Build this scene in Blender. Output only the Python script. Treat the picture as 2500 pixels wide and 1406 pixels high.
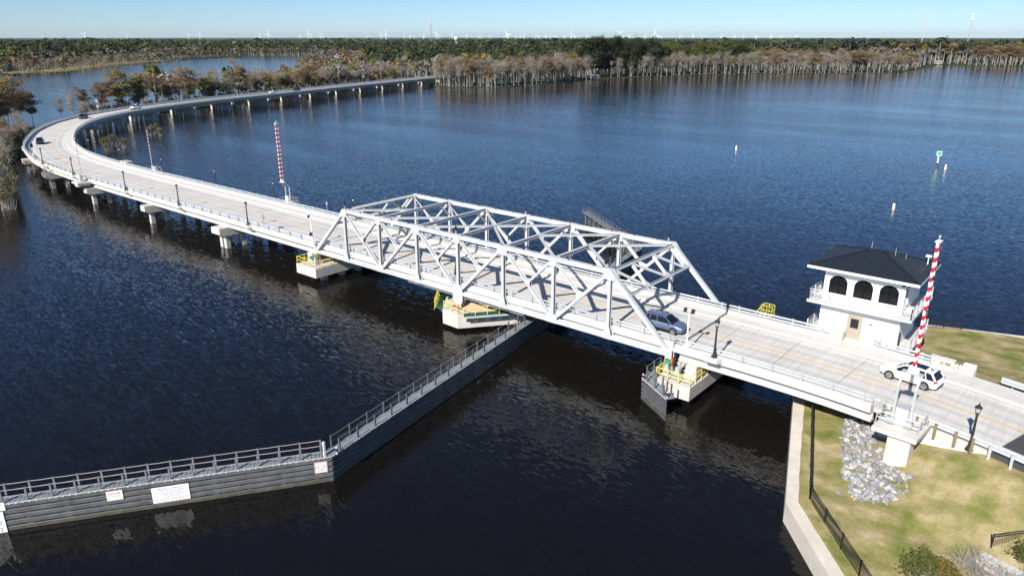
import bpy, math, random
import numpy as np
from mathutils import Vector, Matrix

# ------------------------------------------------------------------ clear
for o in list(bpy.data.objects): bpy.data.objects.remove(o)
scene = bpy.context.scene
COL = scene.collection
R = math.radians

# ------------------------------------------------------------------ camera
cam_data = bpy.data.cameras.new('camera')
cam = bpy.data.objects.new('camera', cam_data); COL.objects.link(cam)
cam.location = (57.732, -59.310, 28.831)
cam.rotation_euler = (R(71.0856), 0, R(39.8388))
cam_data.sensor_fit = 'HORIZONTAL'; cam_data.sensor_width = 36.0
cam_data.lens = 36.0 * 1786.28 / 2500.0
cam_data.clip_start = 0.5; cam_data.clip_end = 90000
scene.camera = cam

# ------------------------------------------------------------------ sky, sun, exposure
SUN_DIR = Vector((0.125, -0.80, 0.588)).normalized()
SUN_EL = math.asin(SUN_DIR.z)
SUN_AZ = math.atan2(SUN_DIR.x, SUN_DIR.y)          # clockwise from +Y
world = bpy.data.worlds.new('World'); scene.world = world; world.use_nodes = True
wn = world.node_tree
sky = wn.nodes.new('ShaderNodeTexSky'); sky.sky_type = 'NISHITA'; sky.sun_disc = False
sky.sun_elevation = SUN_EL; sky.sun_rotation = SUN_AZ
sky.altitude = 0; sky.air_density = 0.8; sky.dust_density = 0.05; sky.ozone_density = 9.0
wn.links.new(sky.outputs[0], wn.nodes['Background'].inputs[0])
wn.nodes['Background'].inputs[1].default_value = 0.073
sun_data = bpy.data.lights.new('sun', 'SUN'); sun_data.energy = 4.8; sun_data.angle = R(0.53)
sun_data.color = (1.0, 0.94, 0.855)
sun = bpy.data.objects.new('sun', sun_data); COL.objects.link(sun)
sun.rotation_euler = SUN_DIR.to_track_quat('Z', 'Y').to_euler(); sun.location = (0, 0, 200)
scene.view_settings.view_transform = 'Standard'; scene.view_settings.look = 'None'
scene.view_settings.gamma = 1.0; scene.view_settings.use_curve_mapping = False
scene.view_settings.exposure = 0.70

random.seed(11)
rng = np.random.default_rng(5)
ZW = -4.2            # water level
ZR = 0.6             # road level

# ------------------------------------------------------------------ mesh helpers
class MB:
    """collects shapes, then links them as ONE mesh"""
    def __init__(s): s.v = []; s.f = []
    def add(s, V, F):
        o = len(s.v); s.v += [tuple(p) for p in V]; s.f += [tuple(o + i for i in f) for f in F]; return s
    def box(s, x0, x1, y0, y1, z0, z1):
        V = [(x0,y0,z0),(x1,y0,z0),(x1,y1,z0),(x0,y1,z0),(x0,y0,z1),(x1,y0,z1),(x1,y1,z1),(x0,y1,z1)]
        return s.add(V, [(3,2,1,0),(4,5,6,7),(0,1,5,4),(1,2,6,5),(2,3,7,6),(3,0,4,7)])
    def bar(s, p, q, w, h, up=(0,0,1)):
        """bar from p to q, h along up, w across"""
        p = Vector(p); q = Vector(q); t = (q - p).normalized(); u = Vector(up)
        if abs(t.dot(u)) > 0.999: u = Vector((1,0,0)) if abs(t.x) < .9 else Vector((0,1,0))
        a = t.cross(u).normalized(); b = a.cross(t).normalized()
        V = []
        for c in (p, q):
            for i, j in ((-1,-1),(1,-1),(1,1),(-1,1)): V.append(c + a*(w/2*i) + b*(h/2*j))
        return s.add(V, [(3,2,1,0),(4,5,6,7),(0,1,5,4),(1,2,6,5),(2,3,7,6),(3,0,4,7)])
    def hbar(s, p, q, w, h, t=0.05, up=(0,1,0)):
        """H section: two flanges of width w set h apart along up, web between"""
        p = Vector(p); q = Vector(q); d = (q - p).normalized(); u = Vector(up)
        a = d.cross(u).normalized(); b = a.cross(d).normalized()
        for k in (-1, 1):
            o = b * (k * (h/2 - t/2)); s.bar(p + o, q + o, w, t, b)
        s.bar(p, q, t, h - 2*t, b)
        return s
    def cyl(s, p, q, r0, r1=None, n=8, cap=True):
        r1 = r0 if r1 is None else r1
        p = Vector(p); q = Vector(q); t = (q - p).normalized()
        a = t.cross(Vector((0,0,1)) if abs(t.z) < .95 else Vector((1,0,0))).normalized(); b = t.cross(a)
        V = [c + (a*math.cos(2*math.pi*i/n) + b*math.sin(2*math.pi*i/n))*r for c, r in ((p,r0),(q,r1)) for i in range(n)]
        F = [(i, (i+1)%n, n+(i+1)%n, n+i) for i in range(n)]
        if cap: F += [tuple(range(n-1,-1,-1)), tuple(range(n, 2*n))]
        return s.add(V, F)
    def prism(s, poly, z0, z1, top=None):
        """poly: xy points counter clockwise; top: other polygon for the upper face"""
        n = len(poly); top = top or poly
        V = [(x,y,z0) for x,y in poly] + [(x,y,z1) for x,y in top]
        return s.add(V, [tuple(range(n-1,-1,-1)), tuple(range(n,2*n))] + [(i,(i+1)%n,n+(i+1)%n,n+i) for i in range(n)])
    def plate(s, pts, off):
        """3d polygon thickened by vector off"""
        n = len(pts); o = Vector(off); P = [Vector(p) for p in pts]
        return s.add(P + [p + o for p in P], [tuple(range(n-1,-1,-1)), tuple(range(n,2*n))] + [(i,(i+1)%n,n+(i+1)%n,n+i) for i in range(n)])
    def lathe(s, c, prof, n=12):
        c = Vector(c); V = []; F = []
        for r, z in prof: V += [c + Vector((r*math.cos(2*math.pi*i/n), r*math.sin(2*math.pi*i/n), z)) for i in range(n)]
        for k in range(len(prof)-1):
            F += [(k*n+i, k*n+(i+1)%n, (k+1)*n+(i+1)%n, (k+1)*n+i) for i in range(n)]
        F += [tuple(range(n-1,-1,-1)), tuple(range((len(prof)-1)*n, len(prof)*n))]
        return s.add(V, F)
    def rings(s, rings, closed=True, cap=True):
        n = len(rings[0]); F = []; V = [p for r in rings for p in r]
        for k in range(len(rings)-1):
            for i in range(n if closed else n-1):
                j = (i+1) % n; F.append((k*n+i, k*n+j, (k+1)*n+j, (k+1)*n+i))
        if cap and closed: F += [tuple(range(n-1,-1,-1)), tuple(range((len(rings)-1)*n, len(rings)*n))]
        return s.add(V, F)
    def mesh(s, name, mat=None, smooth=False):
        me = bpy.data.meshes.new(name); me.from_pydata(s.v, [], s.f)
        if mat: me.materials.append(mat)
        if smooth: me.polygons.foreach_set('use_smooth', [True]*len(me.polygons))
        me.validate(); me.update(); return me
    def obj(s, name, mat, parent=None, world=False, smooth=False, **k):
        return link(name, s.mesh(name, mat, smooth), parent, world=world, **k)

def link(name, mesh, parent=None, M=None, world=False, label=None, cat=None, group=None, kind=None):
    o = bpy.data.objects.new(name, mesh); COL.objects.link(o)
    if parent is not None:
        o.parent = parent
        if world: o.matrix_parent_inverse = Matrix.LocRotScale(parent.location, parent.rotation_euler, parent.scale).inverted()
    if M is not None: o.matrix_basis = M
    return tag(o, label, cat, group, kind)
def tag(o, label=None, cat=None, group=None, kind=None):
    for k, v in (('label',label),('category',cat),('group',group),('kind',kind)):
        if v: o[k] = v
    return o
def thing(name, label, cat, loc=(0,0,0), rotz=0, group=None):
    o = bpy.data.objects.new(name, None); COL.objects.link(o); o.empty_display_size = .3
    o.location = loc; o.rotation_euler = (0,0,rotz)
    return tag(o, label, cat, group)
def dup(root, loc=None, rotz=None, scale=None, label=None, group=None):
    def cp(o, par):
        c = o.copy(); COL.objects.link(c); c.parent = par
        for ch in o.children: cp(ch, c)
        return c
    r = cp(root, root.parent)
    if loc is not None: r.location = loc
    if rotz is not None: r.rotation_euler = (0,0,rotz)
    if scale is not None: r.scale = scale if hasattr(scale,'__len__') else (scale,)*3
    if label: r['label'] = label
    if group: r['group'] = group
    return r
T = Matrix.Translation
def TR(x, y, z, a=0): return Matrix.Translation((x,y,z)) @ Matrix.Rotation(a, 4, 'Z')

# ------------------------------------------------------------------ materials
MATS = {}
def mat(name, col, rough=.6, metal=0., noise=0., nscale=3., bump=0., bscale=20., spec=.5, var=0.):
    """plain procedural paint: colour with low frequency mottling, optional fine bump"""
    m = bpy.data.materials.new(name); m.use_nodes = True; nt = m.node_tree; b = nt.nodes['Principled BSDF']
    b.inputs['Base Color'].default_value = (*col, 1); b.inputs['Roughness'].default_value = rough
    b.inputs['Metallic'].default_value = metal; b.inputs['Specular IOR Level'].default_value = spec
    L = nt.links.new
    geo = nt.nodes.new('ShaderNodeNewGeometry')
    if noise:
        n = nt.nodes.new('ShaderNodeTexNoise'); n.inputs['Scale'].default_value = nscale; n.inputs['Detail'].default_value = 6
        n.inputs['Roughness'].default_value = .65
        L(geo.outputs['Position'], n.inputs['Vector'])
        r = nt.nodes.new('ShaderNodeMapRange'); r.inputs[1].default_value = .25; r.inputs[2].default_value = .75
        r.inputs[3].default_value = 1-noise; r.inputs[4].default_value = 1+noise*.6
        L(n.outputs[0], r.inputs[0])
        mx = nt.nodes.new('ShaderNodeMix'); mx.data_type = 'RGBA'; mx.blend_type = 'MULTIPLY'; mx.inputs[0].default_value = 1
        mx.inputs[6].default_value = (*col,1); L(r.outputs[0], mx.inputs[7]); L(mx.outputs[2], b.inputs['Base Color'])
    if bump:
        n2 = nt.nodes.new('ShaderNodeTexNoise'); n2.inputs['Scale'].default_value = bscale; n2.inputs['Detail'].default_value = 5
        L(geo.outputs['Position'], n2.inputs['Vector'])
        bp = nt.nodes.new('ShaderNodeBump'); bp.inputs['Strength'].default_value = bump; bp.inputs['Distance'].default_value = .03
        L(n2.outputs[0], bp.inputs['Height']); L(bp.outputs[0], b.inputs['Normal'])
    MATS[name] = m
    return m

M = MATS
mat('concrete', (.565,.548,.51), .85, noise=.14, nscale=.9, bump=.25, bscale=6)
mat('pier_concrete', (.54,.515,.47), .85, noise=.2, nscale=.7, bump=.25, bscale=5)
mat('cap_concrete', (.60,.55,.47), .85, noise=.16, nscale=.8, bump=.25, bscale=6)
mat('fender_wet', (.095,.092,.075), .45, noise=.5, nscale=1.5)
mat('dirty_concrete', (.36,.345,.31), .9, noise=.3, nscale=1.2, bump=.3, bscale=5)
mat('steel', (.475,.49,.50), .45, noise=.13, nscale=.9)
mat('rail_metal', (.48,.52,.545), .38, metal=.25, noise=.06, nscale=1.5)
mat('galv', (.55,.57,.58), .45, metal=.4, noise=.1, nscale=4)
mat('white', (.82,.82,.80), .55, noise=.04, nscale=1)
mat('stucco', (.80,.80,.79), .7, noise=.09, nscale=.7, bump=.2, bscale=30)
mat('black', (.010,.010,.011), .5)
mat('black_glossy', (.02,.021,.023), .3)
mat('lamp_black', (.022,.02,.019), .45, noise=.15, nscale=8)
mat('yellow', (.72,.60,.06), .5, noise=.1, nscale=2)
mat('line_yellow', (.68,.44,.15), .75, noise=.3, nscale=1.6)
mat('line_white', (.80,.80,.78), .75, noise=.15, nscale=1.6)
mat('red', (.55,.012,.03), .45)
mat('red_dark', (.07,.008,.01), .4)
mat('frame_black', (.008,.008,.009), .6, spec=.08)
mat('green_paint', (.025,.11,.065), .5, noise=.2, nscale=2)
mat('green_bright', (.02,.30,.16), .5)
mat('orange', (.75,.16,.04), .5)
mat('tan', (.50,.37,.27), .8, noise=.12, nscale=1)
mat('fender', (.105,.112,.116), .6, noise=.5, nscale=1.1, bump=.2, bscale=12)
mat('fender_deck', (.19,.215,.235), .7, noise=.2, nscale=1.0, bump=.15, bscale=10)
mat('fender_trim', (.62,.62,.60), .5, noise=.25, nscale=3)
mat('wood', (.20,.155,.085), .85, noise=.3, nscale=6, bump=.3, bscale=25)
mat('joint', (.10,.10,.10), .8)
mat('roof_metal', (.016,.020,.027), .42, noise=.12, nscale=1.5)
mat('tyre', (.014,.014,.014), .75)
mat('rim', (.55,.56,.57), .28, metal=.8)
mat('glass_dark', (.008,.010,.011), .06, spec=.6)
mat('door_tan', (.34,.30,.24), .55)
mat('sign_white', (.84,.84,.83), .5)
mat('sign_back', (.34,.35,.35), .5, metal=.5)
mat('plaque_tan', (.38,.33,.22), .7, noise=.3, nscale=9)
mat('plaque_red', (.46,.19,.09), .7, noise=.3, nscale=9)
mat('plaque_brown', (.30,.17,.10), .7, noise=.3, nscale=9)
mat('tail_red', (.30,.01,.012), .25)
mat('headlamp', (.62,.64,.66), .12)
mat('asphalt', (.055,.055,.058), .9, noise=.15, nscale=3, bump=.3, bscale=30)
mat('lantern_glass', (.50,.51,.50), .2)
mat('solar', (.012,.018,.04), .15)
mat('sign_red', (.62,.06,.05), .5)
mat('marker_green', (.05,.42,.22), .4)
mat('turbine_white', (.85,.86,.87), .4)
mat('mast_grey', (.35,.33,.33), .6)
mat('bark', (.29,.27,.245), .95, noise=.35, nscale=2.5)
mat('bark_dark', (.13,.11,.09), .95, noise=.3, nscale=2.5)
mat('house_wall', (.33,.32,.30), .8)
mat('house_roof', (.2,.2,.2), .8)

def ramp_node(nt, stops):
    r = nt.nodes.new('ShaderNodeValToRGB'); e = r.color_ramp.elements
    while len(e) < len(stops): e.new(.5)
    for k, (p, c) in enumerate(stops): e[k].position = p; e[k].color = (*c, 1)
    return r

def road_material():
    """brushed, grooved concrete carriageway with tyre darkening along the lanes' wear and transverse tining"""
    m = bpy.data.materials.new('road_concrete'); m.use_nodes = True; nt = m.node_tree; L = nt.links.new
    b = nt.nodes['Principled BSDF']; b.inputs['Roughness'].default_value = .8
    geo = nt.nodes.new('ShaderNodeNewGeometry')
    mp = nt.nodes.new('ShaderNodeMapping'); mp.inputs['Scale'].default_value = (3.2, .22, 1); mp.inputs['Rotation'].default_value = (0,0,R(8))
    L(geo.outputs['Position'], mp.inputs['Vector'])
    n1 = nt.nodes.new('ShaderNodeTexNoise'); n1.inputs['Scale'].default_value = 1.1; n1.inputs['Detail'].default_value = 5; L(mp.outputs[0], n1.inputs['Vector'])
    n2 = nt.nodes.new('ShaderNodeTexNoise'); n2.inputs['Scale'].default_value = .16; n2.inputs['Detail'].default_value = 5; L(geo.outputs['Position'], n2.inputs['Vector'])
    r1 = ramp_node(nt, [(.28,(.48,.468,.44)),(.55,(.56,.547,.515)),(.8,(.61,.597,.565))]); L(n1.outputs[0], r1.inputs[0])
    r2 = ramp_node(nt, [(.3,(.88,.88,.88)),(.65,(1.03,1.03,1.02))]); L(n2.outputs[0], r2.inputs[0])
    mx = nt.nodes.new('ShaderNodeMix'); mx.data_type='RGBA'; mx.blend_type='MULTIPLY'; mx.inputs[0].default_value = 1
    L(r1.outputs[0], mx.inputs[6]); L(r2.outputs[0], mx.inputs[7])
    # rubber and oil worn into the wheel tracks: 'lane' is the distance from the centre line
    at = nt.nodes.new('ShaderNodeAttribute'); at.attribute_name = 'lane'
    def mt(op, x, y=None):
        n = nt.nodes.new('ShaderNodeMath'); n.operation = op
        for k, v in enumerate((x, y)):
            if v is None: continue
            if isinstance(v, (int, float)): n.inputs[k].default_value = v
            else: L(v, n.inputs[k])
        return n.outputs[0]
    tk = mt('ABSOLUTE', mt('SUBTRACT', mt('ABSOLUTE', mt('SUBTRACT', mt('ABSOLUTE', at.outputs['Fac']), 1.9)), .8))
    mr = nt.nodes.new('ShaderNodeMapRange'); mr.interpolation_type = 'SMOOTHSTEP'; mr.inputs[1].default_value = .05; mr.inputs[2].default_value = .55; mr.inputs[3].default_value = 1; mr.inputs[4].default_value = 0; L(tk, mr.inputs[0])
    n3 = nt.nodes.new('ShaderNodeTexNoise'); n3.inputs['Scale'].default_value = .35; n3.inputs['Detail'].default_value = 4; L(geo.outputs['Position'], n3.inputs['Vector'])
    dk = mt('MULTIPLY', mt('MULTIPLY', mr.outputs[0], n3.outputs[0]), .62)
    m2 = nt.nodes.new('ShaderNodeMix'); m2.data_type='RGBA'; m2.blend_type='MIX'; L(dk, m2.inputs[0]); L(mx.outputs[2], m2.inputs[6]); m2.inputs[7].default_value = (.30,.295,.285,1)
    L(m2.outputs[2], b.inputs['Base Color'])
    bp = nt.nodes.new('ShaderNodeBump'); bp.inputs['Strength'].default_value=.25; bp.inputs['Distance'].default_value=.02
    L(n1.outputs[0], bp.inputs['Height']); L(bp.outputs[0], b.inputs['Normal'])
    MATS['road'] = m
road_material()

WAVE = (.38, .18, .06)
def water_material():
    m = bpy.data.materials.new('river_water'); m.use_nodes = True; nt = m.node_tree; L = nt.links.new
    b = nt.nodes['Principled BSDF']; b.inputs['Base Color'].default_value = (.0056,.0050,.0042,1)
    b.inputs['Roughness'].default_value = .07; b.inputs['IOR'].default_value = 1.333
    geo = nt.nodes.new('ShaderNodeNewGeometry')
    def noise(scale, sx, sy, rot, det, dist=0.):
        mp = nt.nodes.new('ShaderNodeMapping'); mp.inputs['Scale'].default_value = (sx, sy, 1); mp.inputs['Rotation'].default_value = (0,0,R(rot))
        L(geo.outputs['Position'], mp.inputs['Vector'])
        n = nt.nodes.new('ShaderNodeTexNoise'); n.inputs['Scale'].default_value = scale; n.inputs['Detail'].default_value = det
        n.inputs['Distortion'].default_value = dist; n.inputs['Roughness'].default_value = .55
        L(mp.outputs[0], n.inputs['Vector']); return n
    a = noise(2.0, .5, 1.7, 24, 2, .6).outputs['Color']          # wind chop, crests run across the wind
    c = noise(6.0, .7, 1.4, 8, 2, .4).outputs['Color']            # finer ripple
    d = noise(.4, .6, 1.5, 30, 2, .2).outputs['Color']           # long low swell
    p = noise(.014, .6, 2.6, 38, 4, .6).outputs[0]                 # patches of rougher and calmer water
    def vm(op, x, y):
        n = nt.nodes.new('ShaderNodeVectorMath'); n.operation = op
        for k, v in enumerate((x, y)):
            if isinstance(v, tuple): n.inputs[k].default_value = v
            elif v is not None: L(v, n.inputs[k])
        return n.outputs[0]
    def slope(v, k): return vm('MULTIPLY', vm('SUBTRACT', v, (.5,.5,.5)), (k, k, 0))
    sl = vm('ADD', vm('ADD', slope(a, WAVE[0]), slope(c, WAVE[1])), slope(d, WAVE[2]))
    pr = nt.nodes.new('ShaderNodeMapRange'); pr.inputs[1].default_value=.35; pr.inputs[2].default_value=.65; pr.inputs[3].default_value=.6; pr.inputs[4].default_value=1.35
    L(p, pr.inputs[0]); sc_ = nt.nodes.new('ShaderNodeVectorMath'); sc_.operation = 'SCALE'; L(sl, sc_.inputs[0]); L(pr.outputs[0], sc_.inputs['Scale'])
    nrm = vm('NORMALIZE', vm('ADD', sc_.outputs[0], (0,0,1)), None)
    L(nrm, b.inputs['Normal'])
    MATS['water'] = m
water_material()

def ground_material(name, stops, scale=.3, detail=8, bump=.5, fine=9., gain=1.):
    m = bpy.data.materials.new(name); m.use_nodes = True; nt = m.node_tree; L = nt.links.new
    b = nt.nodes['Principled BSDF']; b.inputs['Roughness'].default_value = .95; b.inputs['Specular IOR Level'].default_value = .1
    geo = nt.nodes.new('ShaderNodeNewGeometry')
    n1 = nt.nodes.new('ShaderNodeTexNoise'); n1.inputs['Scale'].default_value = scale; n1.inputs['Detail'].default_value = detail; n1.inputs['Roughness'].default_value=.62
    n2 = nt.nodes.new('ShaderNodeTexNoise'); n2.inputs['Scale'].default_value = fine; n2.inputs['Detail'].default_value = 4
    L(geo.outputs['Position'], n1.inputs['Vector']); L(geo.outputs['Position'], n2.inputs['Vector'])
    ad = nt.nodes.new('ShaderNodeMath'); ad.operation='MULTIPLY_ADD'; ad.inputs[1].default_value=.35; L(n2.outputs[0], ad.inputs[0])
    sb = nt.nodes.new('ShaderNodeMath'); sb.operation='SUBTRACT'; sb.inputs[1].default_value=.175; L(n1.outputs[0], sb.inputs[0]); L(sb.outputs[0], ad.inputs[2])
    ga = nt.nodes.new('ShaderNodeMath'); ga.operation='MULTIPLY_ADD'; ga.inputs[1].default_value=gain; ga.inputs[2].default_value=.5-.5*gain; L(ad.outputs[0], ga.inputs[0])
    r = ramp_node(nt, stops); L(ga.outputs[0], r.inputs[0]); L(r.outputs[0], b.inputs['Base Color'])
    bp = nt.nodes.new('ShaderNodeBump'); bp.inputs['Strength'].default_value=bump; bp.inputs['Distance'].default_value=.06
    L(n2.outputs[0], bp.inputs['Height']); L(bp.outputs[0], b.inputs['Normal'])
    MATS[name] = m; return m
ground_material('lawn', [(.26,(.125,.16,.036)),(.40,(.205,.205,.064)),(.52,(.285,.245,.11)),(.64,(.37,.305,.16)),(.80,(.48,.40,.26))], scale=.42, gain=1.35, fine=14., bump=.8)
ground_material('swamp', [(.3,(.028,.040,.018)),(.55,(.045,.055,.026)),(.75,(.085,.085,.045))], scale=.05, fine=1.)
ground_material('marsh_grass', [(.3,(.16,.125,.055)),(.55,(.26,.195,.095)),(.75,(.33,.25,.13))], scale=.08, fine=1.)
ground_material('field', [(.3,(.26,.20,.12)),(.6,(.34,.26,.17))], scale=.01, fine=.3)

def stone_material():
    m = bpy.data.materials.new('riprap_stone'); m.use_nodes = True; nt = m.node_tree; L = nt.links.new
    b = nt.nodes['Principled BSDF']; b.inputs['Roughness'].default_value = .85
    oi = nt.nodes.new('ShaderNodeObjectInfo'); geo = nt.nodes.new('ShaderNodeNewGeometry')
    r = ramp_node(nt, [(0,(.19,.195,.20)),(.35,(.27,.275,.285)),(.72,(.36,.365,.37)),(.94,(.48,.465,.44)),(.985,(.42,.28,.15))]); L(oi.outputs['Random'], r.inputs[0])
    n = nt.nodes.new('ShaderNodeTexNoise'); n.inputs['Scale'].default_value=3.5; n.inputs['Detail'].default_value=6; n.inputs['Distortion'].default_value=1.2; L(geo.outputs['Position'], n.inputs['Vector'])
    r2 = ramp_node(nt, [(.3,(.72,.72,.74)),(.7,(1.15,1.14,1.12))]); L(n.outputs[0], r2.inputs[0])
    mx = nt.nodes.new('ShaderNodeMix'); mx.data_type='RGBA'; mx.blend_type='MULTIPLY'; mx.inputs[0].default_value=1
    L(r.outputs[0], mx.inputs[6]); L(r2.outputs[0], mx.inputs[7]); L(mx.outputs[2], b.inputs['Base Color'])
    MATS['stone'] = m
stone_material()

def leaf_material(name, attr=True, col=(.05,.08,.02), trans=.36):
    """foliage: colour attribute of each leaf, slightly varied per tree"""
    m = bpy.data.materials.new(name); m.use_nodes = True; nt = m.node_tree; L = nt.links.new
    b = nt.nodes['Principled BSDF']; b.inputs['Roughness'].default_value = .8; b.inputs['Specular IOR Level'].default_value = .15
    at = nt.nodes.new('ShaderNodeVertexColor'); at.layer_name = 'col'
    oi = nt.nodes.new('ShaderNodeObjectInfo'); hs = nt.nodes.new('ShaderNodeHueSaturation')
    mr = nt.nodes.new('ShaderNodeMapRange'); mr.inputs[3].default_value=.78; mr.inputs[4].default_value=1.25; L(oi.outputs['Random'], mr.inputs[0])
    mh = nt.nodes.new('ShaderNodeMapRange'); mh.inputs[3].default_value=.488; mh.inputs[4].default_value=.512; L(oi.outputs['Random'], mh.inputs[0])
    L(mr.outputs[0], hs.inputs['Value']); L(mh.outputs[0], hs.inputs['Hue']); L(at.outputs[0], hs.inputs['Color'])
    L(hs.outputs[0], b.inputs['Base Color'])
    tr = nt.nodes.new('ShaderNodeBsdfTranslucent'); L(hs.outputs[0], tr.inputs[0])
    ms = nt.nodes.new('ShaderNodeMixShader'); ms.inputs[0].default_value = trans
    out = nt.nodes['Material Output']; L(b.outputs[0], ms.inputs[1]); L(tr.outputs[0], ms.inputs[2]); L(ms.outputs[0], out.inputs[0])
    MATS[name] = m
leaf_material('leaf')
def car_paint(name, col, metal=.35, rough=.28):
    m = mat(name, col, rough, metal=metal); b = m.node_tree.nodes['Principled BSDF']
    b.inputs['Coat Weight'].default_value = .6; b.inputs['Coat Roughness'].default_value = .05
car_paint('paint_silver', (.145,.205,.32), .45, .32); car_paint('paint_white', (.80,.80,.79), 0., .35)
car_paint('paint_black', (.012,.012,.014), .1); car_paint('paint_dark', (.03,.033,.05), .3)
# ------------------------------------------------------------------ road centre line (double yellow line)
YC = 5.85
def _centre():
    pts = []
    for k in range(13, 0, -1):                       # right: arc of 62 m radius turning towards the bank
        a = k * .055; pts.append((38 + 62*math.sin(a), YC - 62*(1-math.cos(a))))
    pts += [(x, YC) for x in range(38, -95, -6)]
    pts += [(-99,5.85),(-111.9,6.1),(-126.2,6.7),(-138.7,7.8),(-146.6,8.9),(-158.5,11.5),(-172.7,15.6),(-197.6,25.8),(-209.4,31.8),(-228.5,44.0),
            (-247,62.0),(-261,82),(-272,103.5),(-281,127),(-289.5,154),(-299,183),(-317,238),(-335,299),(-348,344),(-362,392),(-376,440)]
    P = [Vector(p) for p in pts]; out = []
    for i in range(len(P)-1):
        a, b, c, d = P[max(i-1,0)], P[i], P[i+1], P[min(i+2,len(P)-1)]
        n = max(2, int((c-b).length/1.0))
        for k in range(n):
            t = k/n; out.append(.5*((2*b)+(c-a)*t+(2*a-5*b+4*c-d)*t*t+(3*b-a-3*c+d)*t**3))
    out.append(P[-1])
    A = np.array([(p.x,p.y) for p in out])
    for _ in range(40):                              # smooth the bend
        B = A.copy(); B[1:-1] = .25*A[:-2]+.5*A[1:-1]+.25*A[2:]
        A = B
    seg = np.hypot(*(A[1:]-A[:-1]).T); S = np.concatenate([[0],np.cumsum(seg)])
    i0 = np.argmin(np.abs(A[:,0])); S -= S[i0] + A[i0,0]   # s = -x on the straight
    return A, S
CA, CS = _centre()
S_END = float(CS[-1]); S_BEG = float(CS[0])
def cpos(s):
    return np.array([np.interp(s, CS, CA[:,0]), np.interp(s, CS, CA[:,1])])
def P(s, d, z=0.):
    """point at arc length s along the centre line, d metres to the far side, height z"""
    c = cpos(s); t = cpos(s+.5) - cpos(s-.5); t /= np.hypot(*t)
    return Vector((c[0] + t[1]*d, c[1] - t[0]*d, z))
def heading(s):
    t = cpos(s+.5) - cpos(s-.5); return math.atan2(t[1], t[0])
def stations(s0, s1, step=None):
    out = [s0]; s = s0
    while True:
        st = step or (6.0 if -36 < s < 84 else 2.0)
        s += st
        if s >= s1 - .3: break
        out.append(s)
    return out + [s1]
def sweep(mb, prof, s0, s1, step=None):
    """closed (d, z) outline swept along the centre line"""
    return mb.rings([[P(s, d, z) for d, z in prof] for s in stations(s0, s1, step)])
def lane_attr(o, ds):
    """stores each swept vertex's distance from the centre line for the road material"""
    a = o.data.attributes.new('lane', 'FLOAT', 'POINT'); n = len(o.data.vertices)
    a.data.foreach_set('value', [ds[k % len(ds)] for k in range(n)])
def ribbon(mb, d0, d1, z, s0, s1, step=None):
    return mb.rings([[P(s, d0, z), P(s, d1, z)] for s in stations(s0, s1, step)], closed=False, cap=False)

# ------------------------------------------------------------------ water
w = MB(); w.add([(-9000,-9000,ZW),(9000,-9000,ZW),(9000,9000,ZW),(-9000,9000,ZW)], [(0,1,2,3)])
w.obj('river_water', M['water'], kind='structure')

# ------------------------------------------------------------------ far land
def land(name, pts, z, m, skirt=2.0):
    mb = MB(); n = len(pts); V = [(x,y,z) for x,y in pts] + [(x,y,z-skirt) for x,y in pts]
    mb.add(V, [tuple(range(n))] + [(i, n+i, n+(i+1)%n, (i+1)%n) for i in range(n)])
    return mb.obj(name, m, kind='structure')
def jag(pts, amp, seed, step=9):
    """breaks a shore line into uneven small bays"""
    r = random.Random(seed); out = []
    for (x0,y0),(x1,y1) in zip(pts[:-1], pts[1:]):
        L = math.hypot(x1-x0, y1-y0); n = max(1, min(40, int(L/step)))
        for k in range(n):
            t = k/n; out.append((x0+(x1-x0)*t + r.uniform(-amp,amp), y0+(y1-y0)*t + r.uniform(-amp,amp)))
    return out + [pts[-1]]
pen_front = [tuple(P(s, -15 - 3*math.sin(s*.11))[:2]) for s in range(570, 272, -8)]
SH_R = [(300,1080),(60,1040),(-54,1009),(-93,994),(-129,1000),(-150,1038),(-137,911),(-130,819),(-127,740),(-224,650),(-261,589),(-287,503),
        (-296,478),(-288,453),(-280,383),(-289,334),(-312,318),(-338,322)]
SH_L = [(-340,118),(-371,195),(-508,318),(-878,608),(-1040,736),(-1106,754),(-1187,690),(-1144,588),(-1056,490),(-924,361),(-771,241),(-756,198),(-747,175),(-720,100),(-650,-100),(-900,-600)]
shore = [(27000,3000),(3000,1500)] + jag(SH_R, 3.5, 1) + pen_front + jag(SH_L, 5, 2, 14) + [(-27000,-6000),(-27000,27000),(27000,27000)]
land('ground', shore[::-1], -3.85, M['swamp'])
# tan marsh beside the left reach, and fields behind the trees
land('marsh', jag([(-752,190),(-768,236),(-850,300),(-924,358),(-1010,445),(-1052,486)], 3, 4)+[(-1080,480),(-960,340),(-850,255),(-790,190)], -3.55, M['marsh_grass'], .6)
land('field', [(-480,700),(-410,760),(-470,930),(-600,1010),(-700,960),(-600,780)], -3.6, M['field'], .3)
land('field', [(-640,640),(-560,720),(-760,900),(-900,800)], -3.6, M['field'], .3)
# left island on the outer side of the bend
def isl_e(s): return float(np.interp(s,[110,125,150,175,200,230,262],[-20,-16,-10.5,-9.0,-9.0,-11,-15]))
isl = [tuple(P(s, isl_e(s)+random.uniform(-.8,.8))[:2]) for s in range(142,263,5)] + [tuple(P(s, isl_e(s)-26+random.uniform(-2,2))[:2]) for s in range(262,141,-8)]
land('islet', isl, -3.95, M['swamp'], 1.)
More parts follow.
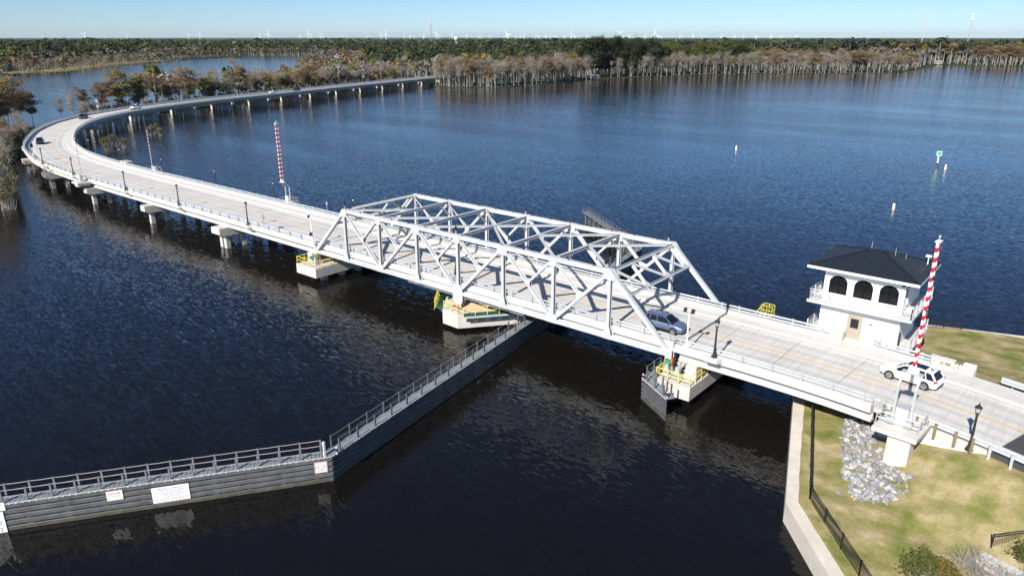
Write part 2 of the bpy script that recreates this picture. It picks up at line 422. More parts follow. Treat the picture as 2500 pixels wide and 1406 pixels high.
# ------------------------------------------------------------------ home bank: lawn with slope from the road down to the seawall
SEA_N = [(36.5,11.0),(39.09,3.17),(44.22,-12.59),(49.1,-18.43),(57.5,-28.6)]         # outer edge of the concrete cap, camera side
SEA_NI = [(37.4,11.3),(39.99,3.45),(44.98,-12.05),(49.86,-17.82),(58.3,-28.0)]
SEA_F = [(37.5,27.0),(40.5,30.0),(44.24,31.9),(47.4,33.0),(53.3,34.95),(70,41)]      # outer edge, far side
SEA_FI = [(38.2,26.3),(41.0,29.2),(44.5,31.0),(47.7,32.1),(53.6,34.05),(70.3,40.1)]
def road_d(x, y):
    i = np.argmin((CA[:260,0]-x)**2 + (CA[:260,1]-y)**2); return math.hypot(CA[i,0]-x, CA[i,1]-y) * (1 if y > CA[i,1] else -1)
def lawn_z(x, y):
    d = road_d(x, y)
    if d < 0:
        e = max(0, -d - 6.4); base = min(.2, max(-1.8, -1.0+(x-50)/4.3*1.2)); z = max(-2.35 - .04*max(0,e-6), base - (.20+.13*min(1,max(0,(x-50)/4)))*e)
    else: e = max(0, d - 7.2); z = .45 - .20*e if e < 10 else -1.55 - .08*(e-10)
    f = min(1, max(0, (x - 42.5)/6.0)); z0 = -2.55
    if -7.5 < d < 8: z = z0 + (z - z0) * (f*f*(3-2*f))
    else: z = z0 + (z - z0) * min(1, max(0, (x - 41)/10))
    z += .05*math.sin(x*1.3+y*.7) + .04*math.sin(y*1.9-x*.6)
    return max(-2.66, z)
def inside(poly, x, y):
    c = False; j = len(poly)-1
    for i in range(len(poly)):
        xi, yi = poly[i]; xj, yj = poly[j]
        if (yi > y) != (yj > y) and x < (xj-xi)*(y-yi)/(yj-yi)+xi: c = not c
        j = i
    return c
def lawn():
    mb = MB(); rows = []
    def edge(poly, y):                                    # x of the inner cap edge at height y
        for (x0,y0),(x1,y1) in zip(poly[:-1], poly[1:]):
            if (y0-y)*(y1-y) <= 0 and y0 != y1: return x0+(x1-x0)*(y-y0)/(y1-y0)
        return None
    bound = SEA_NI[::-1] + [(37.0,15),(37.0,22)] + SEA_FI
    ys = np.arange(-28, 40.1, .5)
    for y in ys:
        x0 = edge(bound, y) or 38; row = [(x, y, lawn_z(x, y)) for x in np.linspace(x0+.02, 78, 90)]; rows.append([(x0-.25, y, -2.85)] + row)
    mb.rings(rows, closed=False, cap=False)
    return mb.obj('lawn', M['lawn'], kind='structure', smooth=True)
lawn_o = lawn()
# ------------------------------------------------------------------ shared small meshes
def post_mesh():
    mb = MB(); mb.hbar((0,0,0),(0,0,.62), .17, .15, .03, up=(0,1,0)); mb.box(-.15,.15,-.13,.13,0,.03); mb.bar((0,-.01,.60),(0,.01,.66),.1,.1)
    return mb.mesh('rail_post', M['rail_metal'])
POST = post_mesh()
def oval(d, z, w=.075, h=.105, n=8):
    return [(d + w*math.cos(2*math.pi*k/n), z + h*math.sin(2*math.pi*k/n)) for k in range(n)]

def deck_and_rails(root, s0, s1, o=0., rails=((-1,),(1,)), near=True, far=True, far_gap=None, name_slab='road_deck', low=.35, step=None, postfar=1e9, far_end=None, near_end=None, post0=None):
    """carriageway slab, sidewalk, parapets, rails and posts between two stations. o moves the near parapet inwards"""
    N0, N1 = -5.85 + o, -5.3 + o
    fe = far_end or s0; ne = near_end or s0
    sweep(MB(), [(N1,low),(4.35,low),(4.35,ZR),(N1,ZR)], s0, s1, step).obj(name_slab, M['road'], root, world=True); lane_attr([c for c in root.children if c.name.startswith(name_slab)][-1], [N1,4.35,4.35,N1])
    sweep(MB(), [(4.35,low-.004),(6.2,low-.004),(6.2,.75),(4.42,.75),(4.35,.70)], s0, s1, step).obj('sidewalk', M['concrete'], root, world=True)
    mb = MB(); sweep(mb, [(N0,low-.008),(N1,low-.008),(N1,1.02),(N1-.04,1.06),(N0+.04,1.06),(N0,1.02)], s0, s1, step); pn = mb.obj('parapet', M['concrete'], root, world=True)
    gaps = [(fe, s1)] if not far_gap else [(fe, far_gap[0]), (far_gap[1], s1)]
    for a, b in gaps:
        mb = MB(); sweep(mb, [(6.2,low-.008),(6.6,low-.008),(6.6,1.08),(6.2,1.08)], a, b, step); mb.obj('parapet', M['concrete'], root, world=True)
    for dz in (1.27, 1.60):
        sweep(MB(), oval(N0+.33, dz), ne, s1, step).obj('rail_bar', M['rail_metal'], root, world=True, smooth=True)
        for a, b in gaps: sweep(MB(), oval(6.34, dz+.02), a, b, step).obj('rail_bar', M['rail_metal'], root, world=True, smooth=True)
    s = (post0 if post0 is not None else ne) + .55; rest = MB()
    while s < s1 - .2:
        for d, zz in ((N0+.17, 1.06), (6.49, 1.08)):
            if d > 0 and (s < fe or (far_gap and far_gap[0]-.3 < s < far_gap[1]+.3)): continue
            if d < 0 and s < ne: continue
            p = P(s, d, zz); a = heading(s) + math.pi
            if s < postfar: link('rail_post', POST, root, M=Matrix.Translation(-root.location) @ TR(p.x, p.y, p.z, a))
            else:
                rest.box(-.08,.08,-.07,.07,0,.62); V = rest.v[-8:]
                rest.v[-8:] = [tuple(TR(p.x,p.y,p.z,a) @ Vector(v)) for v in V]
        s += 2.82
    if rest.v: rest.obj('rail_posts', M['rail_metal'], root, world=True, kind='stuff')
    # double yellow line and white edge lines, as thin sheets
    for d0, d1 in ((-.17,-.06),(.06,.17)):
        ribbon(MB(), d0, d1, ZR+.004, s0+.05, s1-.05, step).obj('yellow_line', M['line_yellow'], root, world=True)
    for d0, d1 in ((3.58,3.70),(-3.70,-3.58)):
        ribbon(MB(), d0, d1, ZR+.004, s0+.05, s1-.05, step).obj('edge_line', M['line_white'], root, world=True)

def girders(root, s0, s1, ds, step=None):
    for d in ds:
        sweep(MB(), [(d-.33,-.65),(d+.33,-.65),(d+.33,-.48),(d+.11,-.36),(d+.11,.12),(d+.42,.20),(d+.42,.343),(d-.42,.343),(d-.42,.20),(d-.11,.12),(d-.11,-.36),(d-.33,-.48)], s0, s1, step).obj('girder', M['concrete'], root, world=True)

def bent(root, s, d0=-7.0, d1=7.6, np_=5, w=1.9, zt=-.66, zb=-2.05, double=False, ph=.37):
    a = heading(s) + math.pi
    mb = MB()
    mb.plate([(-w/2,d0,zt),(-w/2,d0,zb+.35),(-w/2,d0+.7,zb),(-w/2,d1-.7,zb),(-w/2,d1,zb+.35),(-w/2,d1,zt)][::-1], (w,0,0))
    c = P(s, 0, 0); cap = link('pier_cap', mb.mesh('pier_cap', M['pier_concrete']), root, M=Matrix.Translation(-root.location) @ TR(c.x, c.y, 0, a))
    pm = MB(); pm.box(-ph,ph,-ph,ph,ZW-2,zb+.3); pme = pm.mesh('pile', M['pier_concrete'])
    for k in range(np_):
        d = d0 + 1.5 + (d1-d0-3.0)*k/(np_-1)
        for e in ((-.62,.62) if double else (0,)):
            link('pile', pme, cap, M=Matrix.Translation((e, d, 0)))
    return cap

def bracket(root, s, d, sgn):
    """corbel that carries a lamp outside the parapet"""
    a = heading(s)+math.pi; p = P(s, d, 0)
    mb = MB(); y0, y1 = (-.55, .42)
    mb.add([(-1.0,y1,.52),(1.0,y1,.52),(.6,y0,.62),(-.6,y0,.62),(-1.0,y1,1.052),(1.0,y1,1.052),(.6,y0,1.052),(-.6,y0,1.052)],
           [(0,1,2,3),(7,6,5,4),(0,4,5,1),(1,5,6,2),(2,6,7,3),(3,7,4,0)])
    mb.add([(-.45,y1+.12,.1),(.45,y1+.12,.1),(.4,y0+.2,.615),(-.4,y0+.2,.615),(-.45,y1,.515),(.45,y1,.515)], [(0,1,2,3),(0,4,5,1),(0,3,4),(1,5,2),(3,2,5,4)])
    if sgn > 0: mb.v = [(x,-y,z) for x,y,z in mb.v]; mb.f = [f[::-1] for f in mb.f]
    return link('lamp_bracket', mb.mesh('lamp_bracket', M['concrete']), root, M=Matrix.Translation(-root.location) @ TR(p.x,p.y,0,a))

# ------------------------------------------------------------------ left approach: straight, then the long bend
SL0 = 28.45
approach = thing('approach_bridge', 'long pale concrete approach bridge curving away across the river on piles', 'bridge', (-60,YC,ZW))
deck_and_rails(approach, SL0, S_END, postfar=250)
girders(approach, SL0+.3, S_END, (-5.05,-2.5,.1,2.7,5.3))
for k, s in enumerate(np.arange(54.0, S_END-30, 25.8)):
    bent(approach, s, double=(k in (0, 3)), np_=5 if k < 5 else 6, w=2.6 if k in (0,3,7) else 1.7, zt=-.66 if k != 2 else -.70, ph=.37 if k < 5 else .5)
for s in np.arange(41, S_END-60, 12.9):                      # transverse joints
    mb = MB(); ribbon(mb, 0, 1, 0, 0, 1) if False else None
    a, b, c, d = P(s-.03,-5.28,ZR+.003), P(s+.03,-5.28,ZR+.003), P(s+.03,4.33,ZR+.003), P(s-.03,4.33,ZR+.003)
    mb.add([a,b,c,d], [(3,2,1,0)]); mb.obj('deck_joint', M['joint'], approach, world=True)
NEAR_LAMPS = [45.4, 67.3, 88.1, 113.6, 133.8]
FAR_LAMPS = [35.2, 57.6, 77.6, 99.5, 121.3, 144.5]
for s in NEAR_LAMPS: bracket(approach, s, -5.98, -1)
for s in FAR_LAMPS: bracket(approach, s, 6.72, 1)
# gate platforms carried by the approach
def platform(root, s, d, sgn, L=3.2, W=2.6, z=.62):
    a = heading(s)+math.pi; p = P(s, d, z)
    mb = MB(); mb.box(-L/2,L/2,-W/2,W/2,-.32,0); mb.box(-.9,.9,-W/2+.3,W/2,-.9,-.322)
    return link('gate_platform', mb.mesh('gate_platform', M['concrete']), root, M=Matrix.Translation(-root.location) @ TR(p.x,p.y,p.z,a))
platform(approach, 55.2, 7.92, 1); platform(approach, 106.2, 7.9, 1); platform(approach, 106.4, -7.15, -1)
# belvedere block pair on the inner parapet
for s in (117.5, 119.4):
    for d in (6.9,):
        p = P(s, d, 0); mb = MB(); mb.box(-.45,.45,-.75,.75,.3,1.75); mb.box(-.52,.52,-.82,.82,1.752,1.9)
        link('parapet_block', mb.mesh('parapet_block', M['concrete']), approach, M=Matrix.Translation(-approach.location) @ TR(p.x,p.y,0,heading(s)))

# ------------------------------------------------------------------ right approach (short span and abutment)
ra = thing('approach_bridge', 'short concrete approach span beside the control house, meeting the grassy bank', 'bridge', (38,YC,ZW))
SR1, SR0 = -28.45, -47.2
deck_and_rails(ra, SR0, SR1, far_gap=(-42.6,-38.9), post0=-47.0)
girders(ra, SR0, SR1-.3, (-5.05,-2.5,.1,2.7,5.3))
bracket(ra, -32.5, -5.98, -1)
mb = MB(); mb.box(46.9,47.9,-.3,12.6,-3.2,.33); mb.obj('abutment', M['pier_concrete'], ra, world=True)
for s in (-31.0, -37, -43):
    a, b, c, d = P(s-.02,-5.28,ZR+.003), P(s+.02,-5.28,ZR+.003), P(s+.02,4.33,ZR+.003), P(s-.02,4.33,ZR+.003)
    MB().add([a,b,c,d], [(3,2,1,0)]).obj('deck_joint', M['joint'], ra, world=True)
# step and blocks at the house entrance
for x0 in (39.0, 42.55):
    mb = MB(); mb.box(x0-.02, x0+1.25 if x0<40 else x0+1.0, 11.85, 12.75, .3, 1.62); mb.obj('parapet_block', M['concrete'], ra, world=True)
mb = MB(); mb.box(40.25,42.53,12.05,13.3,.36,.752); mb.obj('door_step', M['concrete'], ra, world=True)
# street beyond the abutment, on the bank
mb = MB(); sweep(mb, [(-5.1,.2),(4.35,.2),(4.35,ZR),(-5.1,ZR)], -56.55, SR0-.02); lane_attr(mb.obj('street', M['road'], kind='structure'), [-5.1,4.35,4.35,-5.1])
mb = MB(); sweep(mb, [(-5.1,.2),(4.35,.2),(4.35,ZR+.006),(-5.1,ZR+.006)], -80, -56.58); mb.obj('street', M['asphalt'], kind='structure')
st2 = sweep(MB(), [(4.35,.2),(6.9,.2),(6.9,.745),(4.42,.745),(4.35,.70)], -80, SR0-.02).obj('sidewalk', M['concrete'], kind='structure')
for d0, d1, mm in ((-.17,-.06,'line_yellow'),(.06,.17,'line_yellow'),(3.58,3.70,'line_white'),(-3.70,-3.58,'line_white')):
    ribbon(MB(), d0, d1, ZR+.012, -80, SR0-.06, 2).obj('road_marking', M[mm], kind='structure')
# wing wall on the camera side
mb = MB(); mb.plate([(47.9,-.35,.30),(50.4,-.75,.25),(54.3,-1.9,.18),(54.3,-1.9,-1.4),(50.4,-1.0,-3.0),(47.9,-.6,-3.2)][::-1], (.05,.42,0))
mb.obj('wing_wall', M['concrete'], label='pale concrete wing wall sloping along the street beside the black lamp', cat='wall')

# ------------------------------------------------------------------ truss swing span
PX, H, W = 7.0, 6.855, 12.935
tr = thing('truss_bridge', 'light grey steel through truss swing bridge spanning the river channel', 'bridge', (0,W/2,-1.0))
def U(i, y): return Vector(((i-4)*PX, y, H))
def Lo(i, y): return Vector(((i-4)*PX, y, 0))
def gusset(i, top, y, shape):
    """pair of plates on both faces of a truss joint"""
    x = (i-4)*PX; z = H if top else 0
    mb = MB()
    for k in (-1, 1):
        yy = y + k*.245 - (.012 if k < 0 else -.012)
        pts = [(x+a, yy, z+b) for a, b in shape]
        mb.plate(pts if k > 0 else pts[::-1], (0, .024*k, 0)) if False else mb.plate(pts, (0,.024,0))
    return mb.obj('gusset_plate', M['steel'], tr, world=True)
for y in (0, W):
    # chords, panel by panel
    for i in range(1, 7):
        a, b = U(i,y), U(i+1,y); mb = MB()
        mb.bar(a, b, .44, .50); mb.obj('top_chord', M['steel'], tr, world=True)
    for i in range(8):
        a, b = Lo(i,y), Lo(i+1,y); mb = MB()
        mb.bar(a + Vector((0,-.19,0)), b + Vector((0,-.19,0)), .05, .46); mb.bar(a + Vector((0,.19,0)), b + Vector((0,.19,0)), .05, .46)
        mb.bar(a + Vector((0,0,-.20)), b + Vector((0,0,-.20)), .33, .05); mb.bar(a+Vector((0,0,.10)), b+Vector((0,0,.10)), .33, .04)
        mb.obj('bottom_chord', M['steel'], tr, world=True)
    for p, q in ((Lo(0,y)+Vector((.1,0,.1)), U(1,y)), (U(7,y), Lo(8,y)+Vector((-.1,0,.1)))):
        mb = MB(); mb.bar(p, q, .44, .42, up=(0,1,0)); mb.obj('end_post', M['steel'], tr, world=True)
    for i in range(1, 8):
        mb = MB(); mb.hbar(Lo(i,y), U(i,y), .34, .40, .045, up=(0,1,0)); mb.obj('vertical', M['steel'], tr, world=True)
    dg = [(1,2),(3,2),(3,4),(5,4),(5,6),(7,6)]
    for u, l in dg:
        mb = MB(); mb.hbar(U(u,y), Lo(l,y), .34, .38, .045, up=(0,1,0)); mb.obj('diagonal', M['steel'], tr, world=True)
        m = (U(u,y)+Lo(l,y))/2; e = (u+l)//2 if (u+l)%2 == 0 else None
        v = l if abs(u-l) == 1 else None
        i = {(1,2):2,(3,2):2,(3,4):4,(5,4):4,(5,6):6,(7,6):6}[(u,l)]
        mb = MB(); mb.hbar(U(i,y), m, .26, .34, .04, up=(0,1,0)); mb.obj('sub_strut', M['steel'], tr, world=True)
        mb = MB(); d = (Lo(l,y)-U(u,y)).normalized(); n = Vector((-d.z,0,d.x)) * (1 if (m + Vector((-d.z,0,d.x)) - U(i,y)).length < (m - Vector((-d.z,0,d.x)) - U(i,y)).length else -1)
        for k in (-.212, .188): mb.plate([m+Vector((0,k,0))+d*.55, m+Vector((0,k,0))+n*.75+d*-.1, m+Vector((0,k,0))-d*.55, m+Vector((0,k,0))-n*.12], (0,.024,0))
        mb.obj('gusset_plate', M['steel'], tr, world=True)
    for i in (1, 7):
        s = 1 if i == 1 else -1
        sh = [(-.15*s,.30),(.75*s,.27),(.62*s,-.75),(-.55*s,-.85),(-.75*s,-.45)]
        gusset(i, True, y, sh if s < 0 else sh[::-1])
    for i in (2, 4, 6): gusset(i, True, y, [(-.55,.27),(-.48,-.72),(.48,-.72),(.55,.27)])
    for i in (3, 5): gusset(i, True, y, [(-.78,.27),(-.66,-.85),(.66,-.85),(.78,.27)])
    for i in (1, 3, 5, 7): gusset(i, False, y, [(-.62,-.235),(.62,-.235),(.27,1.05),(-.27,1.05)])
    for i in (2, 6): gusset(i, False, y, [(-.72,-.24),(.72,-.24),(.60,.80),(-.60,.80)])
    gusset(4, False, y, [(-.42,-1.75),(.42,-1.75),(.80,-.85),(.80,.75),(.45,1.05),(-.45,1.05),(-.80,.75),(-.80,-.85)])
    for i, s in ((0,1),(8,-1)): gusset(i, False, y, [(-.35,-.42),(.35,-.42),(.35*1,.55),(0,.75),(-.35,.55)])
# cross struts with knee braces, and K lateral bracing on top
for i in range(2, 7):
    a, b = U(i,.2), U(i,W-.2); mb = MB()
    mb.hbar(a, b, .34, .36, .045, up=(0,0,1)); mb.obj('cross_strut', M['steel'], tr, world=True)
    for ya, yb in ((.2, 2.1), (W-.2, W-2.1)):
        mb = MB(); mb.hbar(Vector(((i-4)*PX, ya, H-1.75)), Vector(((i-4)*PX, yb, H-.15)), .22, .24, .03, up=(1,0,0)); mb.obj('knee_brace', M['steel'], tr, world=True)
for i in range(1, 7):
    lo, hi = (i, i+1); mid = hi if hi <= 4 else lo; end = lo if hi <= 4 else hi
    c = Vector(((mid-4)*PX, W/2, H+.02))
    for y in (.15, W-.15):
        mb = MB(); mb.hbar(c, Vector(((end-4)*PX, y, H+.02)), .24, .24, .03, up=(0,0,1)); mb.obj('lateral_brace', M['steel'], tr, world=True)
# portal frames between the inclined end posts
for e, i in ((0,1),(8,7)):
    top = lambda y: U(i,y); q = .30
    low = lambda y: U(i,y)*(1-q) + Lo(e,y)*q
    n = (top(0)-low(0)).normalized()
    mb = MB(); mb.hbar(top(.2), top(W-.2), .36, .34, .045, up=n); mb.obj('portal_strut', M['steel'], tr, world=True)
    mb = MB(); mb.hbar(low(.2), low(W-.2), .34, .30, .045, up=n); mb.obj('portal_strut', M['steel'], tr, world=True)
    ys = [.6, W*.27+.3, W*.62, W-.9]
    for k, y in enumerate(ys):
        if k: mb = MB(); mb.hbar(top(y), low(y), .26, .26, .035, up=(0,1,0)); mb.obj('portal_post', M['steel'], tr, world=True)
        if k < 3: mb = MB(); mb.hbar(top(y), low(ys[k+1]), .26, .26, .035, up=(1,0,0)); mb.obj('portal_diagonal', M['steel'], tr, world=True)
        mb = MB(); c = low(y)
        for o in (-.17, .17):
            oo = n.cross(Vector((0,1,0)))*o
            mb.plate([c+oo+Vector((0,-.42,0))-n*.12, c+oo+Vector((0,.42,0))-n*.12, c+oo+Vector((0,.25,0))+n*.45, c+oo+Vector((0,-.25,0))+n*.45], oo*.1)
        if k: mb.obj('gusset_plate', M['steel'], tr, world=True)
# floor: beams, stringers, deck
for i in range(9):
    x = (i-4)*PX; mb = MB(); mb.hbar((x,.05,-.05),(x,W-.05,-.05), .34, .74, .05, up=(0,0,1)); mb.obj('floor_beam', M['steel'], tr, world=True)
for y in (.75, 3.0, 5.3, 7.6, 9.9, 12.15):
    mb = MB(); mb.hbar((-28.1,y,.06),(28.1,y,.06), .26, .54, .04, up=(0,0,1)); mb.obj('stringer', M['steel'], tr, world=True)
for y in (.62, W-.62):                                             # deep pivot girders near midspan
    mb = MB(); mb.hbar((-9.5,y,-.25),(9.5,y,-.25), .3, 1.1, .05, up=(0,0,1)); mb.obj('pivot_girder', M['steel'], tr, world=True)
deck_and_rails(tr, -28.15, 28.15, o=.36, name_slab='road_deck')
for s in (-21,-10.5,0,10.5,21):
    MB().add([P(s-.02,-4.9,ZR+.003),P(s+.02,-4.9,ZR+.003),P(s+.02,4.33,ZR+.003),P(s-.02,4.33,ZR+.003)], [(3,2,1,0)]).obj('deck_joint', M['joint'], tr, world=True)
# finger joints at the two ends
for s in (-28.3, 28.3):
    mb = MB(); mb.box(-s-.135,-s+.135,.5,12.1,.15,.53); mb.obj('end_joint', M['joint'], tr, world=True)
# small bearing lights and bolts along the top chord
for y in (0, W):
    for k in range(28):
        x = -20.5 + 41*k/27; mb = MB(); mb.cyl((x,y-.1,H+.25),(x,y-.1,H+.36),.05,.05,5); mb.bar((x-.16,y-.1,H+.40),(x+.16,y-.1,H+.40),.05,.05)
        if k % 2 == 0: mb.obj('conduit_clip', M['lamp_black'], tr, world=True)
# ------------------------------------------------------------------ rest piers under the truss ends
def rail_run(root, pts, z0, h=1.07, name='guard_rail', m='yellow', step=1.35, r=.042, mids=(.55,)):
    """posts and pipe rails along a polyline"""
    for (x0,y0),(x1,y1) in zip(pts[:-1], pts[1:]):
        L = math.hypot(x1-x0,y1-y0); n = max(1, round(L/step))
        for k in range(n):
            x, y = x0+(x1-x0)*k/n, y0+(y1-y0)*k/n
            MB().cyl((x,y,z0),(x,y,z0+h),r*1.15,None,6).obj(name+'_post', M[m], root, world=True)
        for hh in (h,)+tuple(mids):
            MB().cyl((x0,y0,z0+hh),(x1,y1,z0+hh),r,None,6).obj(name+'_bar', M[m], root, world=True)
    x, y = pts[-1]; MB().cyl((x,y,z0),(x,y,z0+h),r*1.15,None,6).obj(name+'_post', M[m], root, world=True)

def rest_pier(x0, x1, sgn, label):
    r = thing('bridge_pier', label, 'pier', ((x0+x1)/2,6.4,ZW))
    MB().box(x0,x1,-1.75,14.6,-3.35,-2.0).obj('pier_cap', M['pier_concrete'], r, world=True)
    for y in (.3, 3.4, 6.5, 9.6, 12.7):
        for x in (x0+1.1, x1-1.1): MB().box(x-.4,x+.4,y-.4,y+.4,ZW-2,-3.353).obj('pile', M['pier_concrete'], r, world=True)
    xc = x0+.9 if sgn < 0 else x1-.9
    for y in (.75, 6.4, 12.1):
        MB().box(xc-.55,xc+.55,y-.7,y+.7,-2.003,-.66).obj('pedestal', M['pier_concrete'], r, world=True)
    e = .12
    rail_run(r, [(x0+e,4.5),(x0+e,-1.63),(x1-e,-1.63),(x1-e,4.5)], -2.0)
    # end lift machinery under the chord end
    xm = 28.0*sgn
    for k, y in enumerate((-.35,.35)):
        MB().prism([(xm-.32,y-.22),(xm+.32,y-.22),(xm+.32,y+.22),(xm-.32,y+.22)], -2.0, -.95, [(xm-.16,y-.15),(xm+.16,y-.15),(xm+.16,y+.15),(xm-.16,y+.15)]).obj('lift_pedestal', M['galv'], r, world=True)
    for dx in (-.34,.34): MB().cyl((xm+dx-.05,0,-.72),(xm+dx+.05,0,-.72),.30,.30,14).obj('lift_wheel', M['orange'], r, world=True)
    MB().box(xm-.25,xm+.25,-.4,.3,-.98,-.55).obj('lift_motor', M['green_bright'], r, world=True)
    MB().box(xm+sgn*1.2-.2,xm+sgn*1.2+.2,-.6,-.2,-1.4,-.9).obj('control_box', M['galv'], r, world=True)
    MB().lathe((xm+sgn*.95,.3,-2.0),[(.3,0),(.3,.1),(.12,.3),(.12,1.0),(.22,1.1),(.22,1.3)],8).obj('jack', M['galv'], r, world=True)
    return r
rest_pier(-30.8,-26.2,-1,'concrete rest pier with yellow railing under the left end of the truss')
rest_pier(27.5,31.2,1,'concrete rest pier with yellow railing under the right end of the truss')

# ------------------------------------------------------------------ pivot pier
pv = thing('pivot_pier', 'round pale concrete pivot pier with yellow railing under the middle of the truss', 'pier', (0,6.4,ZW))
oct_ = [(-1.2,-1.65),(1.4,-1.75),(6.1,4.3),(6.1,9.0),(1.4,14.7),(-1.2,14.6),(-6.1,9.0),(-6.1,4.3)]
MB().prism(oct_, -3.75, -2.0).obj('pier_cap', M['pier_concrete'], pv, world=True)
for x, y in ((1.2,.2),(4.4,4.6),(4.4,8.6),(-4.4,4.6),(-4.4,8.6),(0,12.8),(-1.2,.4),(3.2,2.4),(-3.2,2.4)):
    MB().box(x-.4,x+.4,y-.4,y+.4,ZW-2,-3.753).obj('pile', M['pier_concrete'], pv, world=True)
def ringp(s): return [(x*s, 6.45+(y-6.45)*s) for x,y in oct_]
MB().prism(ringp(.80), -2.003, -1.55, ringp(.62)).obj('drum_base', M['tan'], pv, world=True)
MB().lathe((0,6.45,-1.553),[(3.1,0),(3.1,.35),(2.6,.5),(2.6,1.0)],24).obj('turning_drum', M['steel'], pv, world=True)
# walkway of green grating on brackets along the downstream facets
def facet(a, b, w, z, name, m, th=.06):
    a, b = Vector((*a,z)), Vector((*b,z)); t = (b-a).normalized(); n = Vector((t.y,-t.x,0))
    return MB().plate([a, b, b+n*w, a+n*w][::-1], (0,0,th)).obj(name, M[m], pv, world=True), a, b, n
for a, b in (((1.75,-1.35),(6.12,4.28)),((-6.12,4.28),(-1.5,-1.35))):
    o, A, B, n = facet(a, b, .95, -1.96, 'walkway', 'green_paint')
    L = (B-A).length
    MB().plate([A+n*.97, B+n*.97, B+n*.97+Vector((0,0,-.22)), A+n*.97+Vector((0,0,-.22))], n*.05).obj('walkway_beam', M['steel'], pv, world=True)
    for k in range(5):
        c = A.lerp(B, (k+.3)/5); MB().plate([c+Vector((0,0,-.02)), c+n*.93+Vector((0,0,-.02)), c+n*.93+Vector((0,0,-.15)), c+Vector((0,0,-1.0))], (B-A).normalized()*.08).obj('walkway_bracket', M['steel'], pv, world=True)
    a2, b2 = A+n*.92, B+n*.92
    rail_run(pv, [(a2.x,a2.y),(b2.x,b2.y)], -1.9)
rail_run(pv, [(-1.15,-1.5),(1.35,-1.6)], -2.0)
rail_run(pv, [(1.35,-1.6),(2.5,-1.9)], -2.0)
rail_run(pv, [(6.0,4.4),(6.0,8.9),(1.35,14.55),(-1.15,14.5),(-6.0,8.9),(-6.0,4.4)], -2.0, step=1.8)
rail_run(pv, [(-2.2,-1.75),(-6.6,3.6)], -1.9, mids=(.35,.7))
# sloping green access cabinets on the left
for k in range(3):
    x = -4.9 + k*.95
    MB().add([(x,2.0,-1.9),(x+.85,1.2,-1.9),(x+.85,2.6,-.7),(x,3.2,-.7),(x,3.4,-1.9),(x+.85,2.9,-1.9)], [(0,1,2,3),(0,3,4),(1,5,2),(3,2,5,4),(0,4,5,1)]).obj('cabinet', M['green_paint'], pv, world=True)
for a, b in (((-5.9,2.6),(-5.9,3.6)),): rail_run(pv, [a, b], -1.9, h=1.9, name='ladder_rail', mids=(.5,.9,1.3))
for dx in (-.3,.3): MB().cyl((dx-.05,-.55,-1.55),(dx+.05,-.55,-1.55),.22,.22,12).obj('lift_wheel', M['orange'], pv, world=True)
MB().prism([(-.5,-.85),(.5,-.85),(.5,-.25),(-.5,-.25)],-2.0,-1.7).obj('wedge_seat', M['galv'], pv, world=True)
MB().cyl((1.9,1.6,-1.35),(4.2,1.9,-1.35),.16,.16,10).obj('hydraulic_pipe', M['white'], pv, world=True)
# ------------------------------------------------------------------ lettering (flat print as thin meshes)
def text_mesh(body, size, m, bold=0., spacing=1., ext=.002):
    cu = bpy.data.curves.new('lettering', 'FONT'); cu.body = body; cu.size = size; cu.align_x = 'CENTER'; cu.align_y = 'CENTER'
    cu.extrude = ext; cu.offset = bold; cu.space_character = spacing; cu.resolution_u = 3
    o = bpy.data.objects.new('tmp_text', cu); COL.objects.link(o)
    bpy.context.view_layer.update()
    me = bpy.data.meshes.new_from_object(o.evaluated_get(bpy.context.evaluated_depsgraph_get()))
    bpy.data.objects.remove(o); me.name = 'lettering'; me.materials.clear(); me.materials.append(M[m]); return me
mat('ink', (.14,.14,.15), .6); mat('ink_red', (.55,.03,.05), .6)

